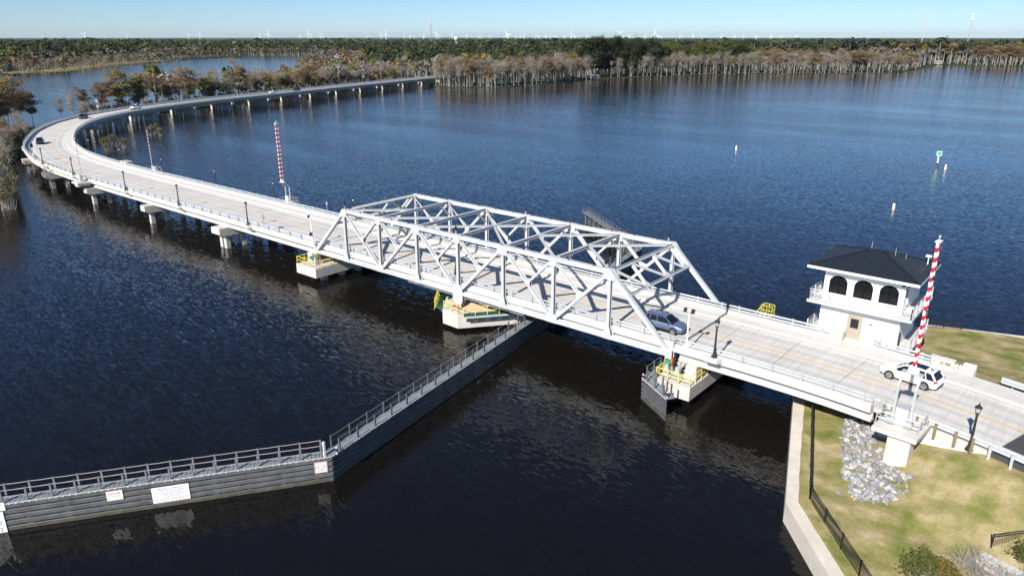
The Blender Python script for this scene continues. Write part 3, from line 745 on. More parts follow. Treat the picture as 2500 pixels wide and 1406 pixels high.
# ------------------------------------------------------------------ timber fender walls
def fender(label, pts, side, n_wale=5, walk=1.0, rails=True, posts_step=1.58, back=True, bars=True, plank=.3, cap_plank=True, ztop=-2.0):
    """pts: polyline of the channel face; side=+1 when the face looks to the right of travel"""
    r = thing('fender_wall', label, 'fender', (pts[0][0], pts[0][1], ZW))
    for k, ((x0,y0),(x1,y1)) in enumerate(zip(pts[:-1], pts[1:])):
        A = Vector((x0,y0,0)); B = Vector((x1,y1,0)); L = (B-A).length; t = (B-A)/L; n = Vector((t.y,-t.x,0))*side
        nseg = max(1, round(L/7.3))
        for i in range(n_wale):
            z1 = ztop - .03 - i*.455; hgt = .315
            off = random.uniform(0,.5)
            for j in range(nseg):
                a = A + t*(L*j/nseg); b = A + t*(L*(j+1)/nseg - .015)
                mb = MB(); o = n*(-.14 - .004*i)
                V = []
                for c in (a, b):
                    V += [c+o+n*.03+Vector((0,0,z1-hgt)), c+o+n*.13+Vector((0,0,z1-hgt)), c+o+n*.14+Vector((0,0,z1-.03)), c+o+n*.12+Vector((0,0,z1)), c+o+n*.03+Vector((0,0,z1))]
                mb.add(V, [(0,1,2,3,4)[::-1],(5,6,7,8,9),(0,1,6,5),(1,2,7,6),(2,3,8,7),(3,4,9,8),(4,0,5,9)]); mb.obj('wale', M['fender_wet' if i == n_wale-1 else 'fender'], r, world=True)
        mb = MB(); a = A - n*.36; b = B - n*.36                       # backing sheet of close timber below deck
        for j in range(max(2, round(L/2.4))):
            c = A + t*(L*(j+.5)/max(2, round(L/2.4)))
            MB().cyl(c - n*.55 + Vector((0,0,ZW-1.5)), c - n*.55 + Vector((0,0,ztop-.12)), .2, .19, 8).obj('pile', M['fender'], r, world=True)
            MB().bar(c - n*.19 + Vector((0,0,ZW-.4)), c - n*.19 + Vector((0,0,ztop-.08)), .34, .12, up=n).obj('spacer_block', M['fender'], r, world=True)
        # walkway planks
        if walk:
            np_ = int(L/plank)
            pm = MB(); pm.box(-plank/2+.014, plank/2-.014, 0, walk, -.05, 0); pme = pm.mesh('plank', M['fender_deck'])
            ang = math.atan2(t.y, t.x)
            for j in range(np_):
                c = A + t*((j+.5)*L/np_) - n*.05
                MM = Matrix.Translation(Vector((c.x, c.y, ztop + random.uniform(-.006,.006))) - Vector(r.location)) @ Matrix.Rotation(ang + (math.pi if side < 0 else 0), 4, 'Z')
                if side > 0: link('plank', pme, r, M=MM)
                else: link('plank', pme, r, M=MM @ Matrix.Translation((0,0,0)))
            # toe strip with bolts on the edge
            MB().bar(A + n*.0 + Vector((0,0,ztop+.02)), B + n*.0 + Vector((0,0,ztop+.02)), .05, .03).obj('edge_strip', M['fender_trim'], r, world=True)
            for j in range(int(L/.42)):
                if j % 6 == 5: continue
                c = A + t*(j*.42+.2) + n*.03; MB().bar(c + Vector((0,0,ztop-.02)), c + t*.10 + Vector((0,0,ztop-.02)), .03, .05).obj('bolt', M['fender_trim'], r, world=True)
        # posts and cables on both sides of the walkway
        if rails:
            npst = max(2, round(L/posts_step))
            for off, in ((-.16,),(-walk+.0,)):
                ln = []
                for j in range(npst):
                    c = A + t*(L*(j+.5)/npst) + n*off
                    MB().bar(c + Vector((0,0,ztop-.3)), c + Vector((0,0,ztop+1.05)), .12, .12, up=n).obj('rail_post', M['fender'] if not bars else M['rail_grey'], r, world=True)
                    ln.append(c)
                for hh in (1.0, .5):
                    mb = MB()
                    for p, q in zip(ln[:-1], ln[1:]):
                        m_ = (p+q)/2 + Vector((0,0,-.02)); mb.cyl(p+Vector((0,0,ztop+hh)), m_+Vector((0,0,ztop+hh)), .026 if bars else .014, None, 5, False); mb.cyl(m_+Vector((0,0,ztop+hh)), q+Vector((0,0,ztop+hh)), .026 if bars else .014, None, 5, False)
                    mb.obj('rail_cable', M['cable'], r, world=True)
    return r
mat('rail_grey', (.17,.18,.19), .6, noise=.2, nscale=2); mat('cable', (.34,.32,.30), .6)
FA, FB, FC, FD = (2.4,-49.1), (15.25,-30.25), (8.35,8.2), (3.4,37.2)
f1 = fender('grey timber fender wall with signs flaring out below the bridge, nearest the camera', [(FA[0]-1.1, FA[1]-1.61), FB], 1)
f2 = fender('long dark fender wall with walkway running from the signed wall under the truss', [FB, FC], 1, bars=False, posts_step=2.2, plank=.36)
f3 = fender('dark fender wall behind the truss, straight part on the far side', [FC, FD], 1, bars=False, posts_step=2.2, plank=.5)
f4 = fender('dark fender wall flaring away beyond the far truss with many thin posts', [FD, (-17.4,52.6)], 1, bars=False, posts_step=1.6, plank=.5)
f5 = fender('short stepped grey fender wall in front of the right rest pier', [(26.4,1.8),(26.63,-2.64),(30.55,-5.1)][::-1], -1, bars=False, posts_step=1.4, plank=.3, walk=.95)
def nav_light(x, y, z, label, red=True):
    t = thing('navigation_light', label, 'light', (x,y,z))
    MB().lathe((0,0,0),[(.10,0),(.05,.04),(.05,.18),(.12,.2),(.12,.24)],8).obj('stand', M['galv'], t)
    MB().lathe((0,0,.243),[(.11,0),(.12,.08),(.12,.2),(.09,.27)],10).obj('lens', M['red_dark'] if red else M['marker_green'], t)
    MB().lathe((0,0,.515),[(.1,0),(.1,.05),(.02,.13)],8).obj('cap', M['galv'], t)
nav_light(15.2,-29.7,-2.0,'small red navigation lamp at the corner of the fender wall')
nav_light(26.9,-2.9,-2.0,'small red navigation lamp at the inner end of the stepped fender')
nav_light(30.45,-4.75,-2.0,'small red navigation lamp at the outer end of the stepped fender')
mb = MB(); mb.bar((14.75,-30.55,-2.3),(14.75,-30.55,-.75),.17,.17); mb.obj('corner_post', M['white'], f1, world=True)

# signs on the signed wall
_t = (Vector((*FB,0))-Vector((*FA,0))).normalized(); _n = Vector((_t.y,-_t.x,0))
def wall_sign(name, label, u0, u1, z0, z1, rows, border=None):
    c = Vector((*FA,0)) + _t*((u0+u1)/2) + _n*.025; w_, h_ = u1-u0, z1-z0
    s = thing(name, label, 'sign', (c.x, c.y, (z0+z1)/2), math.atan2(_t.y,_t.x))
    MB().box(-w_/2,w_/2,-.02,0.0,-h_/2,h_/2).obj('board', M['sign_white'], s)
    for body, size, y, ink, bold in rows:
        link('lettering', text_mesh(body, size, ink, bold, 1.15), s, M=Matrix.Translation((0,-.0235,y)) @ Matrix.Rotation(R(90),4,'X'))
    return s
wall_sign('schedule_sign','large white board headed BRIDGE SCHEDULE on the grey fender wall',9.85,12.4,-3.73,-2.43,
    [('BRIDGE  SCHEDULE',.17,.47,'ink',.003),('1 APRIL THRU 30 SEPTEMBER',.125,.28,'ink',.002),('8 AM TO MIDNIGHT',.125,.12,'ink',.002),('1 OCTOBER THRU 31 MARCH',.125,-.04,'ink',.002),
     ('10 AM TO 10 PM',.125,-.19,'ink',.002),('OPEN ON SIGNAL  PHONE 252-331-4737',.12,-.35,'ink',.002),('CLOSED ALL OTHER HOURS',.12,-.50,'ink',.002)])
wall_sign('danger_sign','small white sign with red DANGER lettering on the grey fender wall',6.9,7.96,-2.94,-2.18,
    [('DANGER',.19,.17,'ink_red',.006),('CABLE AREA',.115,-.05,'ink',.002),('DO NOT ANCHOR',.105,-.23,'ink',.002)])
nw = wall_sign('no_wake_sign','square white sign with red border and ring at the corner of the fender',21.46,22.42,-3.24,-2.29,
    [('NO WAKE',.155,.06,'ink',.003),('ZONE',.135,-.27,'ink',.003)])
mb = MB()
for k in range(28):
    a, b = 2*math.pi*k/28, 2*math.pi*(k+1)/28
    mb.add([(.22*math.cos(a),-.025,.06+.2*math.sin(a)),(.22*math.cos(b),-.025,.06+.2*math.sin(b)),(.26*math.cos(b),-.025,.06+.24*math.sin(b)),(.26*math.cos(a),-.025,.06+.24*math.sin(a))],[(0,1,2,3)])
mb.obj('red_ring', M['sign_red'], nw)
mb = MB()
for x0,x1,z0,z1 in ((-.45,.45,.41,.45),(-.45,.45,-.45,-.41),(-.45,-.41,-.41,.41),(.41,.45,-.41,.41)): mb.box(x0,x1,-.0265,-.022,z0,z1)
mb.obj('red_border', M['sign_red'], nw)
gb = wall_sign('clearance_gauge','tall white clearance gauge board with black numerals at the left edge',-.55,.32,-4.5,-2.55,
    [('10',.42,.0+.10,'ink',.006),('12',.42,-.45,'ink',.006),('8',.42,.65,'ink',.006)])
wall_sign('gauge_header','small white header board above the clearance gauge at the left edge',-.75,.53,-2.45,-1.83,[('CLEARANCE',.15,.12,'ink',.003),('FEET',.15,-.12,'ink',.003)])

# ------------------------------------------------------------------ street lamps (black post, lantern head)
def lamp(loc, label, group='black lantern street lamps'):
    if not hasattr(lamp, 'src'):
        t = thing('street_lamp', label, 'street lamp', loc, 0, group)
        MB().lathe((0,0,0),[(.30,0),(.30,.06),(.24,.10),(.15,.40),(.125,.55),(.115,.75)],10).obj('base', M['lamp_black'], t, smooth=False)
        MB().lathe((0,0,.752),[(.105,0),(.075,2.0),(.10,2.04),(.10,2.1),(.07,2.14)],10).obj('post', M['lamp_black'], t)
        hd = MB().lathe((0,0,2.892),[(.06,0),(.14,.06),(.15,.12),(.10,.16)],8).obj('lantern_base', M['lamp_black'], t)
        MB().lathe((0,0,3.054),[(.13,0),(.20,.38)],8).obj('lantern_glass', M['lantern_glass'], t)
        mb = MB()
        for k in range(8):
            a = 2*math.pi*k/8; mb.bar((.135*math.cos(a),.135*math.sin(a),3.05),(.208*math.cos(a),.208*math.sin(a),3.44),.02,.02)
        mb.obj('lantern_frame', M['lamp_black'], t)
        MB().lathe((0,0,3.436),[(.27,0),(.26,.03),(.10,.19),(.05,.24),(.05,.28),(.015,.42)],8).obj('lantern_roof', M['black'], t)
        lamp.src = t; return t
    return dup(lamp.src, loc, 0, 1, label, group)
def lp(s, d): p = P(s, d, 1.055); return (p.x, p.y, p.z)
lamp(lp(-32.6,-6.0), 'black lantern street lamp on the parapet beside the silver SUV')
lamp((53.4,-1.65,.18), 'black lantern street lamp standing in the grass by the street at the right')
for s, lb in zip(NEAR_LAMPS, ('nearest the truss','second from the truss','third from the truss','just right of the thin near barrier arm','by the signal post on the bend')):
    lamp(lp(s,-6.0), 'black lantern lamp on the near approach parapet, '+lb)
for s, lb in zip(FAR_LAMPS, ('just behind the truss portal','beside the tall striped barrier','second left of the tall striped barrier','right of the thin far barrier arm','on the inner side of the bend','deepest inside the bend')):
    lamp(lp(s,6.75), 'black lantern lamp on the far approach parapet, '+lb)

# ------------------------------------------------------------------ barrier gates
def striped(mb_r, mb_w, x, y, z0, z1, w, d, n, lean=0.):
    h = (z1-z0)/n
    for k in range(n):
        a = z0+k*h; (mb_r if k % 2 else mb_w).box(x-w/2, x+w/2, y-d/2, y+d/2, a, a+h-.001)
def big_gate(loc, rotz, label):
    """heavy barrier with a steel frame and twin striped arms, raised upright. local +y points to the road"""
    t = thing('barrier_gate', label, 'barrier', loc, rotz, 'raised barrier gates')
    for x in (-.62,.62):
        mb = MB(); mb.bar((x,-.25,.0),(x,-.25,3.1),.14,.20); mb.bar((x,-.27,3.05),(x,.55,4.0),.14,.20); mb.obj('frame_leg', M['galv'], t)
        mb = MB(); mb.box(x-.28,x+.28,-.95,-.35,.22,.62); mb.bar((x,-.3,.25),(x,-.8,.42),.16,.16); mb.obj('counterweight', M['rail_metal'], t)
    MB().box(-.42,.42,-.50,.12,.02,1.42).obj('cabinet', M['white'], t)
    MB().add([(-.45,-.54,1.422),(.45,-.54,1.422),(.45,.16,1.422),(-.45,.16,1.422),(-.45,-.54,1.47),(.45,-.54,1.47),(.45,.16,1.52),(-.45,.16,1.52)],[(3,2,1,0),(4,5,6,7),(0,1,5,4),(1,2,6,5),(2,3,7,6),(3,0,4,7)]).obj('cabinet_roof', M['galv'], t)
    MB().box(-.36,-.02,-.508,-.503,.2,1.3).obj('cabinet_door', M['sign_white'], t); MB().box(.04,.38,-.508,-.503,.2,1.3).obj('cabinet_door', M['sign_white'], t)
    MB().bar((-.75,.55,4.03),(.75,.55,4.03),.55,.10).obj('frame_head', M['galv'], t)
    for yy in (.42,.86):
        rd, wh = MB(), MB(); striped(rd, wh, 0, yy, 4.30, 14.2, .16, .17, 27)
        a = wh.obj('striped_arm', M['sign_white'], t); rd.obj('red_stripes', M['red'], a)
    for z in np.arange(5, 14, 1.6): MB().box(-.05,.05,.51,.77,z,z+.06).obj('arm_link', M['galv'], t)
    for z in (6.2,9.0,11.6): MB().lathe((.12,.42,z),[(.06,0),(.07,.1),(.03,.16)],6).obj('arm_lamp', M['black'], t)
    MB().box(-.18,.18,.28,1.0,14.2,14.27).obj('arm_cap', M['sign_white'], t); MB().lathe((0,.64,14.27),[(.05,0),(.05,.25),(.09,.28),(.09,.4)],8).obj('tip_lamp', M['galv'], t)
    MB().bar((0,.64,4.08),(0,.64,4.32),.22,.75).obj('arm_socket', M['white'], t)
    # platform railing
    rl = MB()
    for a, b in (((-1.5,-1.2),(1.5,-1.2)),((-1.5,-1.2),(-1.5,.9)),((1.5,-1.2),(1.5,.9))):
        for h in (1.05,.55): rl.cyl((*a,h),(*b,h),.03,None,6)
    for x, y in ((-1.5,-1.2),(0,-1.2),(1.5,-1.2),(-1.5,-.1),(1.5,-.1),(-1.5,.9),(1.5,.9)): rl.cyl((x,y,0),(x,y,1.06),.035,None,6); rl.box(x-.1,x+.1,y-.1,y+.1,0,.03)
    rl.obj('platform_rail', M['galv'], t)
    return t
bg = big_gate((48.85,-2.25,.95), R(-4), 'tall red and white striped barrier gate raised beside the white SUV')
gp = thing('gate_platform', 'concrete platform on a stout column carrying the striped barrier above the rocks', 'platform', (48.9,-2.2,-2.5))
MB().prism([(47.2,-4.05),(50.35,-4.3),(50.65,-.95),(47.6,-.62)], .60, .948).obj('slab', M['concrete'], gp, world=True)
MB().prism([(48.35,-3.95),(49.95,-4.1),(50.05,-2.6),(48.45,-2.5)], -2.6, .597, [(48.35,-3.75),(49.95,-3.9),(50.05,-2.6),(48.45,-2.5)]).obj('column', M['concrete'], gp, world=True)
p = P(55.2, 7.75, .64); big_gate(p, math.pi, 'tall red and white twin barrier arm raised on the far side of the approach')
mat('red_faded',(.50,.26,.25),.5)
def thin_gate(loc, rotz, label):
    t = thing('barrier_gate', label, 'barrier', loc, rotz, 'raised barrier gates')
    MB().box(-.35,.35,-.3,.3,0,1.35).obj('cabinet', M['galv'], t)
    MB().box(-.95,-.45,-.25,.25,0,1.2).obj('control_box', M['sign_white'], t)
    rd, wh = MB(), MB(); striped(rd, wh, .1, .15, 1.3, 9.0, .10, .12, 21)
    a = wh.obj('striped_arm', M['sign_white'], t); rd.obj('red_stripes', M['red_faded'], a)
    rl = MB()
    for a, b in (((-1.5,-1.1),(1.5,-1.1)),((-1.5,-1.1),(-1.5,.8)),((1.5,-1.1),(1.5,.8))):
        for h in (1.05,.55): rl.cyl((*a,h),(*b,h),.035,None,5)
    for x, y in ((-1.5,-1.1),(0,-1.1),(1.5,-1.1),(-1.5,.8),(1.5,.8)): rl.cyl((x,y,0),(x,y,1.06),.04,None,5)
    rl.obj('platform_rail', M['galv'], t)
p = P(106.2, 7.75, .64); thin_gate(p, math.pi, 'thin pale barrier arm raised on the far parapet before the bend')
p = P(106.4, -7.0, .64); thin_gate(p, 0, 'thin pale barrier arm raised on the near side platform before the bend')

# ------------------------------------------------------------------ posts with floodlights, signs and signals
def flood_pole(loc, label, rot=0, panel=False, two=True):
    t = thing('floodlight_pole', label, 'light pole', loc, rot)
    MB().cyl((0,0,0),(0,0,3.45),.085,.07,8).obj('pole', M['white'], t); MB().box(-.2,.2,-.2,.2,0,.22).obj('base', M['white'], t)
    MB().box(-.28,.28,-.05,.05,3.46,3.54).obj('cross_arm', M['galv'], t)
    for k in ((-1,1) if two else (-1,)):
        h = MB(); h.plate([(k*.38-.17,-.22,3.55),(k*.38+.17,-.22,3.55),(k*.38+.15,-.10,3.86),(k*.38-.15,-.10,3.86)], (.02*k,.20,.04)); h.obj('floodlight', M['black'], t)
    if panel:
        MB().plate([(-.3,-.35,1.05),(.3,-.35,1.05),(.3,-.1,1.45),(-.3,-.1,1.45)], (0,.05,.03)).obj('solar_panel', M['solar'], t)
    return t
flood_pole((29.6,.18,1.06),'white pole with two black floodlights at the right end of the truss')
flood_pole((-29.0,.12,1.06),'white pole with a black floodlight and solar panel at the left end of the truss', 0, True, False)
t = thing('diamond_sign','grey back of a diamond road sign on a post beside the near parapet','sign',(-41.2,-.02,1.06))
MB().cyl((0,0,-.3),(0,0,2.0),.035,None,6).obj('post', M['galv'], t)
MB().plate([(-.5,.05,1.85),(0,.05,2.38),(.5,.05,1.85),(0,.05,1.32)][::-1],(0,.02,0)).obj('sign_plate', M['sign_back'], t)
MB().bar((0,.03,1.4),(0,.03,2.3),.1,.03,up=(0,1,0)).obj('stiffener', M['galv'], t); MB().box(-.3,.05,-.02,.02,.85,1.2).obj('sub_plate', M['sign_back'], t)
t = thing('sign_post','thin post with a small plate behind the far parapet near the truss','sign',tuple(P(42.5,6.9,1.05)))
MB().cyl((0,0,-.2),(0,0,1.9),.035,None,6).obj('post', M['galv'], t); MB().box(-.22,.22,-.02,.02,1.35,2.0).obj('sign_plate', M['sign_back'], t)
p = P(141.5,-6.05,1.06); t = thing('traffic_signal','black traffic signal on a pale post at the outside of the bend','signal',tuple(p),heading(141.5))
MB().cyl((0,0,0),(0,0,3.0),.12,.1,8).obj('post', M['galv'], t); MB().box(-.28,.28,-.25,.25,3.0,3.9).obj('signal_head', M['black'], t); MB().box(-.2,.2,-.18,.18,1.1,1.6).obj('control_box', M['white'], t)
for k, (s, d) in enumerate(((241,-6.2),(247,-6.3))):
    if k: break
    p = P(236.0,-6.4,.8); t = thing('signal_post','small black beacon over two white diamond signs on the far bend parapet','sign',tuple(P(268,-6.3,1.0)))
    MB().cyl((0,0,0),(0,0,6.2),.09,None,6).obj('post', M['galv'], t)
    for z in (2.2,4.2): MB().plate([(0,-.7,z),(0,0,z+.75),(0,.7,z),(0,0,z-.75)],(.04,0,0)).obj('sign_plate', M['sign_white'], t)
    MB().lathe((0,0,5.6),[(.3,0),(.3,.6),(.1,.7)],8).obj('beacon', M['black'], t)
# navigation beacons on the truss
for x, y, lb in ((20.6,0,'near right corner'),(20.6,W,'far right corner'),(-20.6,0,'near left corner'),(0,W,'far side at midspan'),(0,0,'near side at midspan')):
    t = thing('truss_beacon','dark navigation beacon on top of the truss, '+lb,'light',(x-.25,y,H+.25))
    MB().lathe((0,0,0),[(.14,0),(.06,.05),(.06,.3),(.13,.32),(.13,.42)],8).obj('stand', M['galv'], t)
    MB().lathe((0,0,.422),[(.12,0),(.12,.22)],8).obj('lens', M['red_dark'], t); MB().lathe((0,0,.644),[(.13,0),(.13,.25),(.05,.34),(.02,.6)],8).obj('housing', M['black'], t)
# yellow access cages behind the far rail
def cage(x, y, z, label, ladder=True, s=1.):
    t = thing('access_cage', label, 'ladder', (x,y,z))
    mb = MB()
    for a in (-.8,0,.8):
        for b in (-.5,.5): mb.cyl((a,b,0),(a,b,1.35*s),.04,None,6)
    for h in (.05,.7*s,1.33*s):
        for b in (-.5,.5): mb.cyl((-.8,b,h),(.8,b,h),.04,None,6)
        for a in (-.8,.8): mb.cyl((a,-.5,h),(a,.5,h),.04,None,6)
    mb.obj('cage', M['yellow'], t)
    MB().box(-.8,.8,-.5,.5,-.06,0).obj('floor', M['green_paint'], t)
    lb = MB()
    for b in (-.35,.35): lb.bar((-.85,b,.1),(-1.9,b,-1.6),.07,.16)
    for k in range(6): u = k/6; lb.bar((-.9-u*.95,-.35,.0-u*1.6),(-.9-u*.95,.35,.0-u*1.6),.2,.04)
    for b in (-.38,.38): lb.cyl((-.8,b,1.3*s),(-1.9,b,-.5),.035,None,6)
    lb.obj('stair', M['yellow'], t); t.scale = (.72,.72,.8)
cage(32.2,13.35,1.15,'yellow railed access stair behind the far parapet beside the control house')
cage(.3,13.6,1.0,'yellow railed cage behind the far truss at midspan')
cage(-32.6,13.4,.7,'yellow railed access cage behind the far parapet at the left end of the truss')

# ------------------------------------------------------------------ control house
h = thing('control_house','white two storey bridge control house with dark hipped metal roof and balcony','building',(41,16.5,.5))
X0, X1, Y0, Y1 = 37.5, 44.75, 13.1, 19.9
ho = lambda mb, n, m, par=None, **k: mb.obj(n, M[m], par or h, world=True, **k)
def arch_wall():
    """front wall with three arched openings, thick 0.25"""
    # wall strips around openings
    zb, zt, z0, z1 = 4.98, 6.15, 4.2, 7.55
    ops = [(37.98,39.68),(40.28,42.0),(42.58,44.26)]
    segs = [X0]+[v for o in ops for v in o]+[X1]
    mb = MB()
    for k in range(0, len(segs), 2): mb.box(segs[k],segs[k+1],Y0,Y0+.25,z0,z1)
    for a, b in ops:
        mb.box(a,b,Y0,Y0+.25,z0,zb)
        c, r, rz = (a+b)/2, (b-a)/2, .72; n = 12
        arc = [(c-r*math.cos(math.pi*k/n), zt+rz*math.sin(math.pi*k/n)) for k in range(n+1)]
        for k in range(n):
            (xa,za),(xb,zb2) = arc[k], arc[k+1]
            V = [(xa,Y0,za),(xb,Y0,zb2),(xb,Y0,z1),(xa,Y0,z1),(xa,Y0+.25,za),(xb,Y0+.25,zb2),(xb,Y0+.25,z1),(xa,Y0+.25,z1)]
            mb.add(V,[(0,1,2,3),(7,6,5,4),(0,4,5,1)])
    wl = ho(mb,'wall','stucco')
    for a, b in ops:
        c, r, rz, n = (a+b)/2, (b-a)/2, .72, 12
        poly = [(a,Y0+.14,zb)]+[(c-r*math.cos(math.pi*k/n),Y0+.14,zt+rz*math.sin(math.pi*k/n)) for k in range(n+1)]+[(b,Y0+.14,zb)]
        mb = MB(); mb.add(poly,[tuple(range(len(poly)))]); wd = ho(mb,'window','glass_dark')
        fr = MB(); fr.box(c-.05,c+.05,Y0+.08,Y0+.135,zb+.003,zt+rz); fr.box(a,b,Y0+.08,Y0+.132,zt-.07,zt+.02); fr.box(a,b,Y0+.082,Y0+.134,zb,zb+.08)
        for xx in (a,b-.07): fr.box(xx,xx+.07,Y0+.081,Y0+.133,zb,zt)
        for k in range(n):
            p0, p1 = poly[1+k], poly[2+k]; fr.bar((p0[0],Y0+.11,p0[2]-.03),(p1[0],Y0+.11,p1[2]-.03),.06,.07)
        o = fr.obj('frame', M['frame_black'], wd); 
arch_wall()
ho(MB().box(X0,X0+.25,Y0+.25,Y1,4.2,7.55),'wall','stucco'); ho(MB().box(X0,X1,Y1-.25,Y1,4.2,7.55),'wall','stucco')
mb = MB(); mb.box(X1-.25,X1,Y0+.25,Y0+.45,4.2,7.55); mb.box(X1-.25,X1,Y0+1.75,Y1-.25,4.2,7.55); mb.box(X1-.25,X1,Y0+.45,Y0+1.75,4.2,4.9); mb.box(X1-.25,X1,Y0+.45,Y0+1.75,7.0,7.55); ho(mb,'wall','stucco')
MB().box(X1-.16,X1-.12,Y0+.45,Y0+1.75,4.9,7.0).obj('window', M['glass_dark'], h, world=True)
# left side window
ho(MB().box(X0-.03,X0-.004,Y0+2,Y0+4.5,5.0,6.8),'window','glass_dark')
ho(MB().box(X0-.02,X1+.02,Y0+.10,Y1,.6,4.18),'wall','stucco')
d = ho(MB().box(40.28,41.38,Y0+.05,Y0+.10,.752,3.02),'door','door_tan')
MB().box(40.46,41.20,Y0+.035,Y0+.048,1.9,2.85).obj('door_glass', M['glass_dark'], d); MB().box(41.22,41.28,Y0+.0,Y0+.048,1.6,1.72).obj('handle', M['galv'], d)
fr = MB(); fr.box(40.14,40.277,Y0+.02,Y0+.10,.75,3.15); fr.box(41.383,41.52,Y0+.02,Y0+.10,.75,3.15); fr.box(40.277,41.383,Y0+.02,Y0+.10,3.023,3.15); ho(fr,'door_frame','door_tan')
ho(MB().box(42.15,42.38,Y0+.06,Y0+.10,2.55,2.68),'number_plate','black'); ho(MB().box(41.75,41.85,Y0+.07,Y0+.10,1.6,1.8),'door_bell','galv')
# eyebrow band on the upper wall
ho(MB().box(X0-.03,X1+.03,Y0-.03,Y0-.003,7.1,7.52),'frieze','steel')
# balcony slab and railing, and a lower gallery
def gallery(z, x0, x1, y0, y1, name, front=True):
    ho(MB().box(x0,x1,y0,y1,z-.26,z),name,'concrete')
    pts = [(x0+.12,y1-.1),(x0+.12,y0+.12),(x1-.12,y0+.12),(x1-.12,y1-.1)]
    for k, ((ax,ay),(bx,by)) in enumerate(zip(pts[:-1],pts[1:])):
        if not front and k == 1: continue
        L = math.hypot(bx-ax,by-ay); n = round(L/1.75)
        for hgt in (1.07,.12,.80):
            MB().cyl((ax,ay,z+hgt),(bx,by,z+hgt),.03,None,6).obj('balcony_rail', M['galv'], h, world=True)
        for j in range(n+1):
            x, y = ax+(bx-ax)*j/n, ay+(by-ay)*j/n
            ho(MB().box(x-.04,x+.04,y-.04,y+.04,z,z+1.07),'balcony_post','white')
        m = int(L/.125); pk = MB()
        for j in range(m):
            x, y = ax+(bx-ax)*(j+.5)/m, ay+(by-ay)*(j+.5)/m; pk.box(x-.011,x+.011,y-.011,y+.011,z+.1,z+.8)
        ho(pk,'balcony_pickets','galv', kind='stuff')
gallery(4.2,36.35,45.85,12.15,20.9,'balcony')
gallery(.78,36.35,45.95,12.9,20.9,'gallery_deck', front=False)
# roof: hip with standing seams
ex0, ex1, ey0, ey1, ez, rz_ = 36.0, 46.0, 12.05, 21.0, 7.72, 9.15
ra_, rb_ = Vector((40.45,16.5,rz_)), Vector((41.55,16.5,rz_))
c0,c1,c2,c3 = Vector((ex0,ey0,ez)),Vector((ex1,ey0,ez)),Vector((ex1,ey1,ez)),Vector((ex0,ey1,ez))
rf = ho(MB().add([c0,c1,c2,c3,ra_,rb_],[(0,1,5,4),(1,2,5),(2,3,4,5),(3,0,4)]),'roof','roof_metal')
fs = MB(); fs.box(ex0,ex1,ey0,ey0+.06,ez-.26,ez-.004); fs.box(ex0,ex1,ey1-.06,ey1,ez-.26,ez-.004); fs.box(ex0,ex0+.06,ey0+.06,ey1-.06,ez-.26,ez-.004); fs.box(ex1-.06,ex1,ey0+.06,ey1-.06,ez-.26,ez-.004)
ho(fs,'fascia','white'); ho(MB().box(ex0+.06,ex1-.06,ey0+.06,ey1-.06,ez-.22,ez-.18),'soffit','white')
def seams(a, b, apex_a, apex_b, n):
    for k in range(1, n):
        u = k/n; p = a.lerp(b, u)
        # straight up the slope until a hip or the ridge is met
        nrm = (b-a).cross(apex_a-a).normalized(); up = nrm.cross((b-a).normalized())
        if up.z < 0: up = -up
        best = None
        for q0, q1 in ((a,apex_a),(apex_a,apex_b),(apex_b,b)):
            e = q1-q0
            if e.length < 1e-4: continue
            # intersect in slope plane: p + s*up = q0 + t*e
            ax = (b-a).normalized(); A2 = np.array([[up.dot(ax), -e.dot(ax)],[up.dot(up), -e.dot(up)]]); rhs = np.array([(q0-p).dot(ax),(q0-p).dot(up)])
            try: s_, t_ = np.linalg.solve(A2, rhs)
            except Exception: continue
            if -1e-6 <= t_ <= 1+1e-6 and s_ > 1e-3: best = s_ if best is None else min(best, s_)
        if best: MB().bar(p, p+up*best, .04, .07, up=nrm).obj('roof_seam', M['roof_metal'], rf)
seams(c0,c1,ra_,rb_,20); seams(c1,c2,rb_,rb_,18); seams(c3,c0,ra_,ra_,18)
for a, b in ((c0,ra_),(c1,rb_),(c2,rb_),(c3,ra_),(ra_,rb_)): MB().bar(a+Vector((0,0,.05)), b+Vector((0,0,.05)), .2, .06).obj('ridge_cap', M['roof_metal'], rf)
for x, y, z, hh in ((40.5,16.5,9.2,.75),(42.6,16.9,8.8,.8),(43.5,17.3,8.55,.5),(36.2,12.2,7.75,1.1)): ho(MB().cyl((x,y,z),(x,y,z+hh),.03,.015,6),'antenna','galv' if x>37 else 'black')
mb = MB(); mb.cyl((45.2,18.6,7.95),(45.2,18.6,8.75),.05,None,6); mb.box(44.95,45.45,18.45,18.75,8.75,8.92); ho(mb,'camera_mast','white')
ho(MB().box(44.4,44.7,12.9,13.08,7.0,7.3),'wall_light','lamp_black')
ho(MB().cyl((44.9,13.35,.8),(44.9,13.35,2.4),.07,None,8),'downpipe','black')
for x in (37.2, 41, 45):
    for y in (14, 20): ho(MB().box(x-.35,x+.35,y-.35,y+.35,ZW-2,.52),'pile','pier_concrete')

